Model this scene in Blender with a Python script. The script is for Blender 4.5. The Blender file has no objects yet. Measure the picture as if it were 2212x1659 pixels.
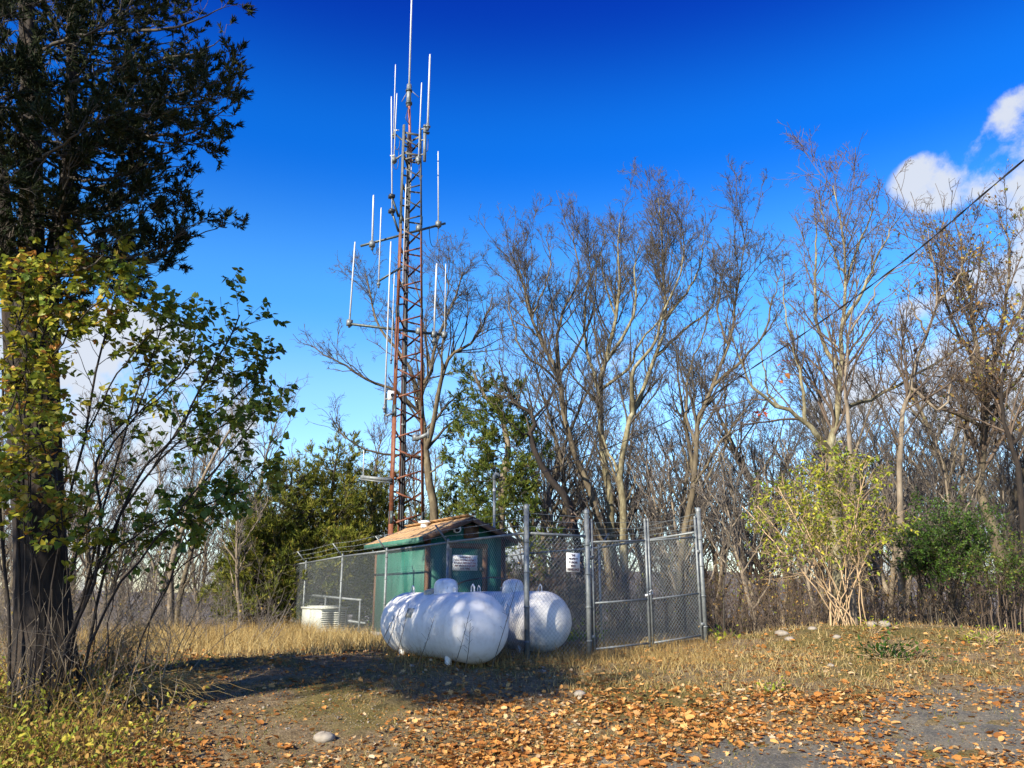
import bpy, math, random
import numpy as np
from mathutils import Vector, Matrix

# ------------------------------------------------------------------ camera, sky, sun, exposure
scene = bpy.context.scene
COL = scene.collection
EYE = 0.93                       # camera height above the fence yard (its own ground lies lower)
FPX = 1725.0                     # focal length for a 2212 px wide picture
PITCH = math.atan(454.0 / FPX)
cam_d = bpy.data.cameras.new('camera')
cam = bpy.data.objects.new('camera', cam_d)
COL.objects.link(cam)
cam.location = (0, 0, EYE)
cam.rotation_euler = (math.pi / 2 + PITCH, 0, 0)
cam_d.sensor_width = 36.0
cam_d.lens = 36.0 * FPX / 2212.0
cam_d.clip_end = 9000.0
cam_d.clip_start = 0.05
scene.camera = cam

SUN_EL = math.radians(28.0)
SUN_H = Vector((-0.61, -0.79, 0)).normalized()          # horizontal direction towards the sun
SUN_DIR = Vector((SUN_H.x * math.cos(SUN_EL), SUN_H.y * math.cos(SUN_EL), math.sin(SUN_EL)))
sun_d = bpy.data.lights.new('sun', 'SUN')
sun_d.energy = 5.0
sun_d.angle = math.radians(0.53)
sun_d.color = (1.0, 0.90, 0.72)
sun = bpy.data.objects.new('sun', sun_d)
COL.objects.link(sun)
sun.location = (-20, -25, 30)
sun.rotation_euler = SUN_DIR.to_track_quat('Z', 'Y').to_euler()

vs = scene.view_settings
vs.view_transform = 'Standard'
vs.look = 'None'
vs.exposure = 1.15
vs.gamma = 1.0
vs.use_curve_mapping = False

FW = Vector((0, math.cos(PITCH), math.sin(PITCH)))
UP = Vector((0, -math.sin(PITCH), math.cos(PITCH)))


def ray(u, v):
    return FW + Vector((1, 0, 0)) * ((u - 1106) / FPX) + UP * ((829 - v) / FPX)


def at(u, v, Y):
    """point of the place seen in direction (u, v), standing Y metres ahead of the camera"""
    d = ray(u, v)
    return Vector((0, 0, EYE)) + d * (Y / d.y)


world = bpy.data.worlds.new('World')
scene.world = world
world.use_nodes = True
wn, wl = world.node_tree.nodes, world.node_tree.links
wn.clear()
w_out = wn.new('ShaderNodeOutputWorld')
w_sky = wn.new('ShaderNodeTexSky')
w_sky.sky_type = 'NISHITA'
w_sky.sun_disc = False
w_sky.sun_elevation = SUN_EL
w_sky.sun_rotation = math.atan2(SUN_H.x, SUN_H.y)
w_sky.altitude = 300
w_sky.air_density = 1.0
w_sky.dust_density = 0.2
w_sky.ozone_density = 3.0
w_gam = wn.new('ShaderNodeGamma')
w_gam.inputs[1].default_value = 1.0
w_hsv = wn.new('ShaderNodeHueSaturation')
w_hsv.inputs['Saturation'].default_value = 1.25
w_hsv.inputs['Value'].default_value = 1.0
wl.new(w_sky.outputs[0], w_gam.inputs[0])
wl.new(w_gam.outputs[0], w_hsv.inputs['Color'])
w_bg = wn.new('ShaderNodeBackground')
w_bg.inputs[1].default_value = 0.083
w_tint = wn.new('ShaderNodeMix')
w_tint.data_type = 'RGBA'
w_tint.blend_type = 'MULTIPLY'
w_tint.inputs[0].default_value = 1.0
w_el = wn.new('ShaderNodeSeparateXYZ')
w_rc = wn.new('ShaderNodeValToRGB')
w_rc.color_ramp.interpolation = 'EASE'
w_stops = [(0.0, (1.25, 1.25, 1.30)), (.12, (1.7, 1.55, 1.50)), (.235, (1.75, 1.55, 1.55)), (.352, (.90, 1.36, 1.60)), (.515, (.085, .78, 1.52)), (.66, (.04, .24, 1.05)), (1.0, (.04, .20, .95))]
w_e = w_rc.color_ramp.elements
for _i, (_p, _c) in enumerate(w_stops):
    _x = w_e[_i] if _i < 2 else w_e.new(_p)
    _x.position = _p
    _x.color = (*_c, 1)
wl.new(w_hsv.outputs[0], w_tint.inputs[6])
wl.new(w_rc.outputs[0], w_tint.inputs[7])
wl.new(w_tint.outputs[2], w_bg.inputs[0])
w_cl = wn.new('ShaderNodeBackground')
w_cl.inputs[0].default_value = (0.86, 0.91, 1.0, 1)
w_cl.inputs[1].default_value = 0.40
w_tc = wn.new('ShaderNodeTexCoord')
wl.new(w_tc.outputs['Generated'], w_el.inputs[0])
wl.new(w_el.outputs[2], w_rc.inputs[0])
w_no = wn.new('ShaderNodeTexNoise')
w_no.inputs['Scale'].default_value = 12.0
w_no.inputs['Detail'].default_value = 10.0
w_no.inputs['Roughness'].default_value = 0.6
w_no.inputs['Distortion'].default_value = 0.12
wl.new(w_tc.outputs['Generated'], w_no.inputs['Vector'])


def wmath(op, a, b=None, clamp=False):
    n = wn.new('ShaderNodeMath')
    n.operation = op
    n.use_clamp = clamp
    for i, x in enumerate((a, b)):
        if x is None:
            continue
        if isinstance(x, (int, float)):
            n.inputs[i].default_value = x
        else:
            wl.new(x, n.inputs[i])
    return n.outputs[0]


def cloud_blob(u, v, rad, amp):
    d = ray(u, v).normalized()
    n = wn.new('ShaderNodeVectorMath')
    n.operation = 'DOT_PRODUCT'
    wl.new(w_tc.outputs['Generated'], n.inputs[0])
    n.inputs[1].default_value = d
    r = math.radians(rad)
    m = wn.new('ShaderNodeMapRange')
    m.interpolation_type = 'SMOOTHSTEP'
    m.inputs['From Min'].default_value = math.cos(r)
    m.inputs['From Max'].default_value = 1.0
    m.inputs['To Min'].default_value = 0.0
    m.inputs['To Max'].default_value = amp
    wl.new(n.outputs['Value'], m.inputs['Value'])
    return m.outputs[0]


cov = None
for b in [(2045, 385, 3.0, .46), (1985, 405, 2.6, .40), (2215, 350, 3.6, .46), (2245, 290, 4.2, .54), (2310, 330, 6, .54),
          (2150, 860, 10, .56), (2010, 870, 8, .5), (2280, 800, 10, .56), (1900, 960, 7, .48), (1290, 720, 4.2, .40),
          (300, 860, 8, .54), (220, 800, 5.5, .46), (380, 930, 7, .5), (180, 950, 8, .5), (60, 900, 9, .5),
          (-500, 700, 16, .54), (2900, 500, 17, .54), (-1600, 500, 19, .54), (3900, 600, 18, .54)]:
    o = cloud_blob(*b)
    cov = o if cov is None else wmath('ADD', cov, o)
# a low band of thin cloud along the whole horizon
w_sep = wn.new('ShaderNodeSeparateXYZ')
wl.new(w_tc.outputs['Generated'], w_sep.inputs[0])
w_band = wn.new('ShaderNodeMapRange')
w_band.interpolation_type = 'SMOOTHSTEP'
w_band.inputs['From Min'].default_value = 0.26
w_band.inputs['From Max'].default_value = 0.02
w_band.inputs['To Min'].default_value = 0.0
w_band.inputs['To Max'].default_value = 0.50
wl.new(w_sep.outputs[2], w_band.inputs['Value'])
cov = wmath('ADD', cov, w_band.outputs[0])
cov = wmath('MINIMUM', cov, 0.60)
w_amp = wmath('MULTIPLY', wmath('MULTIPLY', wmath('SUBTRACT', w_no.outputs[0], 0.5), 2.4), wmath('MULTIPLY', cov, 2.5, True))
w_sum = wmath('ADD', wmath('ADD', cov, 0.42), w_amp)
w_mr = wn.new('ShaderNodeMapRange')
w_mr.interpolation_type = 'SMOOTHSTEP'
w_mr.inputs['From Min'].default_value = 0.72
w_mr.inputs['From Max'].default_value = 1.18
w_mr.inputs['To Max'].default_value = 0.93
wl.new(w_sum, w_mr.inputs['Value'])
w_mix = wn.new('ShaderNodeMixShader')
wl.new(w_mr.outputs[0], w_mix.inputs[0])
wl.new(w_bg.outputs[0], w_mix.inputs[1])
wl.new(w_cl.outputs[0], w_mix.inputs[2])
wl.new(w_mix.outputs[0], w_out.inputs[0])

# ------------------------------------------------------------------ materials
MATS = {}


def new_mat(name):
    m = bpy.data.materials.new(name)
    m.use_nodes = True
    nt = m.node_tree
    b = nt.nodes['Principled BSDF']
    MATS[name] = m
    return m, nt, b


def ramp(nt, stops, interp='LINEAR'):
    r = nt.nodes.new('ShaderNodeValToRGB')
    r.color_ramp.interpolation = interp
    els = r.color_ramp.elements
    els[0].position, els[0].color = stops[0][0], (*stops[0][1], 1)
    els[1].position, els[1].color = stops[-1][0], (*stops[-1][1], 1)
    for p, c in stops[1:-1]:
        e = els.new(p)
        e.color = (*c, 1)
    return r


def noise(nt, scale, detail=5, rough=.55, coord='Object', stretch=None):
    tc = nt.nodes.new('ShaderNodeTexCoord')
    n = nt.nodes.new('ShaderNodeTexNoise')
    n.inputs['Scale'].default_value = scale
    n.inputs['Detail'].default_value = detail
    n.inputs['Roughness'].default_value = rough
    if stretch:
        mp = nt.nodes.new('ShaderNodeMapping')
        mp.inputs['Scale'].default_value = stretch
        nt.links.new(tc.outputs[coord], mp.inputs[0])
        nt.links.new(mp.outputs[0], n.inputs['Vector'])
    else:
        nt.links.new(tc.outputs[coord], n.inputs['Vector'])
    return n


def bump(nt, b, src, strength, dist=0.01):
    bm = nt.nodes.new('ShaderNodeBump')
    bm.inputs['Strength'].default_value = strength
    bm.inputs['Distance'].default_value = dist
    nt.links.new(src, bm.inputs['Height'])
    nt.links.new(bm.outputs[0], b.inputs['Normal'])


def surf(name, stops, scale=6, rough=.7, metal=0, bmp=0, bdist=.01, stretch=None, spec=None, detail=5, nrough=.55):
    m, nt, b = new_mat(name)
    n = noise(nt, scale, detail, nrough, stretch=stretch)
    r = ramp(nt, stops)
    nt.links.new(n.outputs[0], r.inputs[0])
    nt.links.new(r.outputs[0], b.inputs['Base Color'])
    b.inputs['Roughness'].default_value = rough
    b.inputs['Metallic'].default_value = metal
    if spec is not None:
        b.inputs['Specular IOR Level'].default_value = spec
    if bmp:
        bump(nt, b, n.outputs[0], bmp, bdist)
    return m


def leafy(name, stops, trans=.3, rough=.6, spec=.3):
    """colour from the per-leaf value 't'; thin leaves let some light through"""
    m, nt, b = new_mat(name)
    a = nt.nodes.new('ShaderNodeAttribute')
    a.attribute_name = 't'
    r = ramp(nt, stops)
    nt.links.new(a.outputs['Fac'], r.inputs[0])
    nt.links.new(r.outputs[0], b.inputs['Base Color'])
    b.inputs['Roughness'].default_value = rough
    b.inputs['Specular IOR Level'].default_value = spec
    if trans:
        tr = nt.nodes.new('ShaderNodeBsdfTranslucent')
        nt.links.new(r.outputs[0], tr.inputs[0])
        mx = nt.nodes.new('ShaderNodeMixShader')
        mx.inputs[0].default_value = trans
        nt.links.new(b.outputs[0], mx.inputs[1])
        nt.links.new(tr.outputs[0], mx.inputs[2])
        nt.links.new(mx.outputs[0], nt.nodes['Material Output'].inputs[0])
    return m


surf('galvanised', [(.3, (.11, .125, .13)), (.7, (.225, .245, .25))], 18, .55, .35, .05)
surf('mesh_wire', [(.3, (.17, .20, .20)), (.7, (.30, .33, .33))], 30, .55, .3)
surf('dark_steel', [(.3, (.035, .045, .045)), (.7, (.09, .11, .11))], 20, .5, .5)
surf('tank_paint', [(.26, (.42, .38, .32)), (.37, (.64, .62, .58)), (.52, (.74, .73, .70)), (.8, (.80, .79, .77))], 6, .58, 0, .05, .004, detail=9, nrough=.68)
surf('hood_paint', [(.3, (.52, .53, .54)), (.6, (.72, .73, .75))], 14, .5, 0, .04, .004, detail=8)
surf('grey_box', [(.3, (.25, .26, .22)), (.7, (.40, .40, .34))], 14, .6)
surf('white_paint', [(.3, (.66, .67, .65)), (.7, (.82, .82, .80))], 9, .5)
surf('fibreglass', [(.3, (.42, .44, .46)), (.7, (.60, .61, .62))], 6, .4)
surf('green_ply', [(.25, (.008, .062, .044)), (.45, (.013, .105, .074)), (.6, (.018, .132, .093)), (.8, (.045, .175, .128))], 4.2, .62, 0, .08, .004, stretch=(1, 1, .25), detail=8)
surf('green_trim', [(.3, (.025, .105, .07)), (.7, (.05, .165, .115))], 6, .6, 0, .05, .004)
surf('brown_trim', [(.25, (.055, .026, .012)), (.55, (.115, .058, .026)), (.85, (.22, .125, .06))], 8, .75, 0, .2, .006, stretch=(1, 1, .2), detail=8)
surf('old_wood', [(.3, (.12, .09, .055)), (.7, (.36, .30, .22))], 16, .8, 0, .2, .006, stretch=(1, 1, .2))
surf('fascia_brown', [(.3, (.07, .035, .022)), (.7, (.14, .075, .045))], 9, .75, 0, .1, .005)
surf('soffit', [(.3, (.01, .013, .013)), (.7, (.022, .028, .026))], 9, .9)
surf('black_rubber', [(.3, (.010, .011, .013)), (.7, (.022, .024, .028))], 12, .5)
surf('cable_black', [(.3, (.012, .012, .014)), (.7, (.03, .03, .033))], 12, .45)
surf('lens_glass', [(.3, (.01, .01, .012)), (.7, (.02, .02, .025))], 8, .08)
surf('generator_paint', [(.3, (.40, .42, .37)), (.7, (.54, .55, .49))], 8, .5)
surf('concrete', [(.3, (.25, .24, .22)), (.7, (.38, .37, .34))], 8, .9, 0, .2)
surf('sign_white', [(.3, (.70, .71, .70)), (.7, (.82, .82, .80))], 9, .45)
surf('ink_dark', [(.3, (.035, .012, .02)), (.7, (.06, .02, .03))], 9, .6)
surf('ink_red', [(.3, (.12, .012, .02)), (.7, (.16, .02, .03))], 9, .6)
surf('rock', [(.25, (.13, .11, .09)), (.5, (.25, .22, .18)), (.8, (.38, .34, .29))], 9, .9, 0, .5, .02, detail=8)
surf('bark', [(.28, (.030, .023, .015)), (.48, (.085, .066, .040)), (.62, (.15, .122, .074)), (.80, (.26, .24, .16))], 7, .9, 0, .6, .02, stretch=(1, 1, .35), detail=9, nrough=.65)
surf('bark_lichen', [(.28, (.04, .032, .018)), (.45, (.11, .092, .05)), (.58, (.22, .20, .12)), (.8, (.42, .41, .30))], 6, .9, 0, .6, .02, stretch=(1, 1, .5), detail=9, nrough=.7)
surf('bark_dark', [(.3, (.005, .0035, .003)), (.5, (.015, .010, .007)), (.75, (.048, .033, .022))], 13, .9, 0, .7, .02, stretch=(1, 1, .2), detail=9, nrough=.65)
surf('bark_smooth', [(.28, (.075, .058, .04)), (.5, (.17, .135, .095)), (.8, (.30, .255, .185))], 7, .85, 0, .3, .01, stretch=(1, 1, .5), detail=8)
surf('stem_tan', [(.25, (.20, .13, .07)), (.5, (.40, .28, .16)), (.8, (.55, .42, .27))], 9, .85, 0, .2, .005, stretch=(1, 1, .3))
surf('twig', [(.3, (.036, .030, .023)), (.7, (.085, .070, .052))], 5, .85)
surf('twig_red', [(.3, (.055, .038, .027)), (.7, (.125, .090, .064))], 4, .85)
surf('twig_grey', [(.3, (.065, .054, .046)), (.7, (.15, .128, .108))], 4, .85)

# tower steel: rust-red paint low down, bare galvanised steel from mid height on (that is how the sections are painted)
m, nt, b = new_mat('tower_steel')
geo = nt.nodes.new('ShaderNodeNewGeometry')
sep = nt.nodes.new('ShaderNodeSeparateXYZ')
nt.links.new(geo.outputs['Position'], sep.inputs[0])
mr = nt.nodes.new('ShaderNodeMapRange')
mr.inputs['From Min'].default_value = 9.6
mr.inputs['From Max'].default_value = 13.0
nt.links.new(sep.outputs[2], mr.inputs['Value'])
n = noise(nt, 9, 8, .65)
ad = nt.nodes.new('ShaderNodeMath')
ad.operation = 'MULTIPLY_ADD'
ad.inputs[1].default_value = 0.5
nt.links.new(n.outputs[0], ad.inputs[0])
nt.links.new(mr.outputs[0], ad.inputs[2])
st = nt.nodes.new('ShaderNodeMapRange')
st.interpolation_type = 'SMOOTHSTEP'
st.inputs['From Min'].default_value = 0.55
st.inputs['From Max'].default_value = 0.95
nt.links.new(ad.outputs[0], st.inputs['Value'])
rr = ramp(nt, [(.3, (.085, .027, .012)), (.55, (.165, .056, .025)), (.75, (.25, .10, .05))])
rg = ramp(nt, [(.3, (.045, .052, .048)), (.55, (.10, .105, .095)), (.75, (.16, .10, .07))])
nt.links.new(n.outputs[0], rr.inputs[0])
nt.links.new(n.outputs[0], rg.inputs[0])
mx = nt.nodes.new('ShaderNodeMix')
mx.data_type = 'RGBA'
nt.links.new(st.outputs[0], mx.inputs[0])
nt.links.new(rr.outputs[0], mx.inputs[6])
nt.links.new(rg.outputs[0], mx.inputs[7])
nt.links.new(mx.outputs[2], b.inputs['Base Color'])
b.inputs['Roughness'].default_value = .6
b.inputs['Metallic'].default_value = .1
surf('mast_red', [(.3, (.22, .07, .05)), (.7, (.36, .14, .11))], 8, .6)

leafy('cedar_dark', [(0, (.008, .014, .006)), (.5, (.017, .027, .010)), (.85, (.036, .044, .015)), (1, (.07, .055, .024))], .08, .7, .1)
leafy('cedar_olive', [(0, (.055, .080, .014)), (.35, (.125, .150, .022)), (.7, (.20, .20, .028)), (1, (.25, .17, .045))], .25, .7, .15)
leafy('cedar_green', [(0, (.035, .065, .016)), (.4, (.080, .120, .020)), (.8, (.15, .165, .026)), (1, (.20, .15, .04))], .22, .7, .15)
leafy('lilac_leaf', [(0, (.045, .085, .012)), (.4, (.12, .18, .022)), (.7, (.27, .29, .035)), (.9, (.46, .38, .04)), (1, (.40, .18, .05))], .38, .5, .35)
leafy('honeysuckle_leaf', [(0, (.07, .13, .013)), (.35, (.20, .26, .024)), (.7, (.40, .40, .04)), (1, (.56, .46, .07))], .38, .5, .3)
leafy('privet_leaf', [(0, (.022, .055, .010)), (.5, (.05, .105, .014)), (.85, (.10, .15, .02)), (1, (.2, .18, .03))], .3, .45, .35)
leafy('dead_leaf', [(0, (.15, .062, .022)), (.3, (.34, .135, .032)), (.6, (.52, .245, .065)), (.85, (.60, .36, .14)), (1, (.52, .42, .28))], .22, .75, .2)
leafy('tan_leaf', [(0, (.42, .20, .08)), (.5, (.62, .38, .20)), (1, (.68, .50, .31))], .35, .7, .2)
leafy('red_leaf', [(0, (.33, .04, .02)), (.5, (.45, .10, .03)), (.8, (.50, .24, .05)), (1, (.28, .26, .04))], .35, .6, .2)
leafy('dry_grass', [(0, (.14, .085, .03)), (.4, (.32, .215, .075)), (.75, (.46, .34, .14)), (1, (.55, .45, .23))], .3, .75, .2)
leafy('green_grass', [(0, (.05, .075, .012)), (.5, (.12, .14, .025)), (1, (.26, .22, .06))], .3, .7, .2)
leafy('brush_leaf', [(0, (.12, .06, .02)), (.35, (.26, .15, .045)), (.65, (.36, .25, .07)), (.8, (.26, .25, .045)), (1, (.17, .21, .03))], .25, .75, .15)
leafy('shingle', [(0, (.37, .235, .125)), (.5, (.41, .265, .14)), (1, (.45, .295, .16))], 0, .95, .1)
# asphalt shingles carry a mineral grain
nt = MATS['shingle'].node_tree
ngr = noise(nt, 60, 4, .7)
bump(nt, nt.nodes['Principled BSDF'], ngr.outputs[0], .5, .006)

# ground: soil, gravel, faded turf and moss in patches
m, nt, b = new_mat('ground_soil')
n1 = noise(nt, .55, 6, .6)
n2 = noise(nt, 7, 10, .78)
n3 = noise(nt, 48, 5, .75)
ra = ramp(nt, [(.30, (.10, .070, .036)), (.5, (.25, .185, .105)), (.70, (.40, .315, .195))])
rb = ramp(nt, [(.30, (.085, .080, .024)), (.5, (.19, .155, .052)), (.72, (.34, .25, .10))])
nt.links.new(n2.outputs[0], ra.inputs[0])
nt.links.new(n2.outputs[0], rb.inputs[0])
mk = nt.nodes.new('ShaderNodeMapRange')
mk.interpolation_type = 'SMOOTHSTEP'
mk.inputs['From Min'].default_value = .44
mk.inputs['From Max'].default_value = .60
nt.links.new(n1.outputs[0], mk.inputs['Value'])
mx = nt.nodes.new('ShaderNodeMix')
mx.data_type = 'RGBA'
nt.links.new(mk.outputs[0], mx.inputs[0])
nt.links.new(ra.outputs[0], mx.inputs[6])
nt.links.new(rb.outputs[0], mx.inputs[7])
pb = ramp(nt, [(.34, (.40, .38, .36)), (.52, (.95, .95, .95)), (.62, (1.25, 1.22, 1.15)), (.72, (2.1, 2.0, 1.85))])
nt.links.new(n3.outputs[0], pb.inputs[0])
mm = nt.nodes.new('ShaderNodeMix')
mm.data_type = 'RGBA'
mm.blend_type = 'MULTIPLY'
mm.inputs[0].default_value = 1.0
nt.links.new(mx.outputs[2], mm.inputs[6])
nt.links.new(pb.outputs[0], mm.inputs[7])
nt.links.new(mm.outputs[2], b.inputs['Base Color'])
b.inputs['Roughness'].default_value = .95
b.inputs['Specular IOR Level'].default_value = .15
hmix = nt.nodes.new('ShaderNodeMath')
hmix.operation = 'MULTIPLY_ADD'
hmix.inputs[1].default_value = 1.6
nt.links.new(n2.outputs[0], hmix.inputs[0])
nt.links.new(n3.outputs[0], hmix.inputs[2])
bump(nt, b, hmix.outputs[0], 1.0, .035)
surf('far_wood', [(.3, (.09, .075, .06)), (.7, (.19, .165, .14))], .05, .95, detail=9, nrough=.75)
m, nt, b = new_mat('asphalt')
n1 = noise(nt, 45, 8, .85)
n2 = noise(nt, 3.2, 9, .75)
r1 = ramp(nt, [(.36, (.028, .028, .025)), (.52, (.085, .083, .075)), (.66, (.24, .23, .21))])
r2 = ramp(nt, [(.32, (.6, .58, .54)), (.46, (1.05, 1.0, .9)), (.58, (1.7, 1.5, 1.15)), (.72, (2.6, 2.1, 1.4))])
nt.links.new(n1.outputs[0], r1.inputs[0])
nt.links.new(n2.outputs[0], r2.inputs[0])
mm = nt.nodes.new('ShaderNodeMix')
mm.data_type = 'RGBA'
mm.blend_type = 'MULTIPLY'
mm.inputs[0].default_value = 1.0
nt.links.new(r1.outputs[0], mm.inputs[6])
nt.links.new(r2.outputs[0], mm.inputs[7])
nt.links.new(mm.outputs[2], b.inputs['Base Color'])
b.inputs['Roughness'].default_value = .9
bump(nt, b, n1.outputs[0], .6, .012)

# ------------------------------------------------------------------ mesh helpers


class MB:
    """collects vertices and faces, then links them as ONE mesh object"""

    def __init__(self):
        self.V, self.Q, self.T, self.t = [], [], [], []
        self.n = 0

    def add(self, V, F, t=None):
        V = np.asarray(V, dtype=np.float64).reshape(-1, 3)
        F = np.asarray(F, dtype=np.int64)
        self.V.append(V)
        if len(F):
            (self.Q if F.shape[1] == 4 else self.T).append(F + self.n)
        tt = np.zeros(len(V)) if t is None else np.broadcast_to(np.asarray(t, dtype=np.float64), (len(V),))
        self.t.append(tt)
        self.n += len(V)
        return self

    def box(self, c, size, ax=None):
        sx, sy, sz = [s / 2 for s in size]
        P = np.array([[x, y, z] for z in (-sz, sz) for y in (-sy, sy) for x in (-sx, sx)])
        if ax is not None:
            P = P @ np.array([list(a) for a in ax])
        P = P + np.array(list(c))
        F = [[0, 2, 3, 1], [4, 5, 7, 6], [0, 1, 5, 4], [2, 6, 7, 3], [0, 4, 6, 2], [1, 3, 7, 5]]
        return self.add(P, F)

    def bar(self, p0, p1, w, h, side=None):
        p0, p1 = Vector(p0), Vector(p1)
        d = (p1 - p0)
        L = d.length
        d.normalize()
        s = Vector(side) if side is not None else Vector((0, 0, 1))
        s = (s - d * s.dot(d))
        if s.length < 1e-4:
            s = Vector((1, 0, 0))
            s = s - d * s.dot(d)
        s.normalize()
        k = d.cross(s)
        return self.box((p0 + p1) / 2, (L, w, h), (d, s, k))

    def tube(self, pts, r, sides=8, cap=True):
        P = np.array([list(p) for p in pts], dtype=np.float64)
        R = np.full(len(P), r, dtype=np.float64) if np.isscalar(r) else np.asarray(r, dtype=np.float64)
        V, F = tubes(P[None], R[None], sides)
        n0 = self.n
        self.add(V, F)
        if cap and sides > 3:
            K = len(P)
            c0 = np.arange(sides)
            for ring in (c0[::-1], c0 + (K - 1) * sides):
                self.T.append(np.array([[ring[0], ring[i], ring[i + 1]] for i in range(1, sides - 1)]) + n0)
        return self

    def lathe(self, prof, base, axis=(0, 0, 1), sides=24):
        """prof: list of (radius, height along the axis)"""
        ax = Vector(axis).normalized()
        s = ax.orthogonal().normalized()
        k = ax.cross(s)
        a = np.linspace(0, 2 * np.pi, sides, endpoint=False)
        ring = np.cos(a)[:, None] * np.array(s) + np.sin(a)[:, None] * np.array(k)
        V = np.concatenate([np.array(list(base)) + np.array(ax) * h + ring * r for r, h in prof])
        F = []
        for i in range(len(prof) - 1):
            for j in range(sides):
                F.append([i * sides + j, i * sides + (j + 1) % sides, (i + 1) * sides + (j + 1) % sides, (i + 1) * sides + j])
        return self.add(V, F)

    def mesh(self, name, mat, loc=(0, 0, 0), smooth=False):
        V = np.concatenate(self.V) - np.array(list(loc))
        me = bpy.data.meshes.new(name)
        Q = np.concatenate(self.Q) if self.Q else np.zeros((0, 4), np.int64)
        T = np.concatenate(self.T) if self.T else np.zeros((0, 3), np.int64)
        me.vertices.add(len(V))
        me.vertices.foreach_set('co', V.astype(np.float32).ravel())
        li = np.concatenate([Q.ravel(), T.ravel()]).astype(np.int32)
        me.loops.add(len(li))
        me.loops.foreach_set('vertex_index', li)
        nf = len(Q) + len(T)
        me.polygons.add(nf)
        tot = np.concatenate([np.full(len(Q), 4), np.full(len(T), 3)]).astype(np.int32)
        st_ = np.concatenate([[0], np.cumsum(tot)[:-1]]).astype(np.int32)
        me.polygons.foreach_set('loop_start', st_)
        me.polygons.foreach_set('loop_total', tot)
        if smooth:
            me.polygons.foreach_set('use_smooth', np.ones(nf, dtype=bool))
        at_ = me.attributes.new('t', 'FLOAT', 'POINT')
        at_.data.foreach_set('value', np.concatenate(self.t).astype(np.float32))
        me.materials.append(MATS[mat])
        me.update(calc_edges=True)
        return me

    def build(self, name, mat, parent=None, loc=None, smooth=False):
        """vertices are in world space; loc (default: the parent's place) becomes the object's origin"""
        ploc = world_loc(parent) if parent is not None else Vector((0, 0, 0))
        if loc is None:
            loc = ploc
        me = self.mesh(name, mat, loc, smooth)
        o = bpy.data.objects.new(name, me)
        COL.objects.link(o)
        if parent is not None:
            o.parent = parent
        o.location = Vector(loc) - ploc
        return o


def world_loc(o):
    p = Vector((0, 0, 0))
    while o is not None:
        p += Vector(o.location)
        o = o.parent
    return p


def tubes(P, R, S):
    """P (N,K,3), R (N,K) -> vertices, quads of N tubes with S sides"""
    N, K, _ = P.shape
    T = np.gradient(P, axis=1)
    T /= np.linalg.norm(T, axis=2, keepdims=True) + 1e-9
    D = P[:, -1] - P[:, 0]
    ref = np.zeros((N, 3))
    ref[np.arange(N), np.argmin(np.abs(D), axis=1)] = 1
    U = np.cross(T, ref[:, None, :])
    U /= np.linalg.norm(U, axis=2, keepdims=True) + 1e-9
    W = np.cross(T, U)
    a = np.linspace(0, 2 * np.pi, S, endpoint=False)
    V = P[:, :, None, :] + R[:, :, None, None] * (U[:, :, None, :] * np.cos(a)[None, None, :, None] + W[:, :, None, :] * np.sin(a)[None, None, :, None])
    idx = np.arange(N * K * S).reshape(N, K, S)
    A = idx[:, :-1, :]
    B = np.roll(idx, -1, axis=2)[:, :-1, :]
    C = np.roll(idx, -1, axis=2)[:, 1:, :]
    Dd = idx[:, 1:, :]
    F = np.stack([A, B, C, Dd], axis=-1).reshape(-1, 4)
    return V.reshape(-1, 3), F


def nrm(a):
    return a / (np.linalg.norm(a, axis=-1, keepdims=True) + 1e-9)


def spline(pts, K):
    """smooth Catmull-Rom path through pts, resampled to K points"""
    P = np.array([list(p) for p in pts], dtype=np.float64)
    if len(P) == 2:
        return P[0] + (P[1] - P[0]) * np.linspace(0, 1, K)[:, None]
    E = np.vstack([2 * P[0] - P[1], P, 2 * P[-1] - P[-2]])
    out = []
    n = len(P) - 1
    for s in np.linspace(0, n - 1e-6, K):
        i = int(s)
        f = s - i
        a, b_, c, d = E[i], E[i + 1], E[i + 2], E[i + 3]
        out.append(.5 * (2 * b_ + (c - a) * f + (2 * a - 5 * b_ + 4 * c - d) * f * f + (3 * b_ - a - 3 * c + d) * f ** 3))
    return np.array(out)


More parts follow.
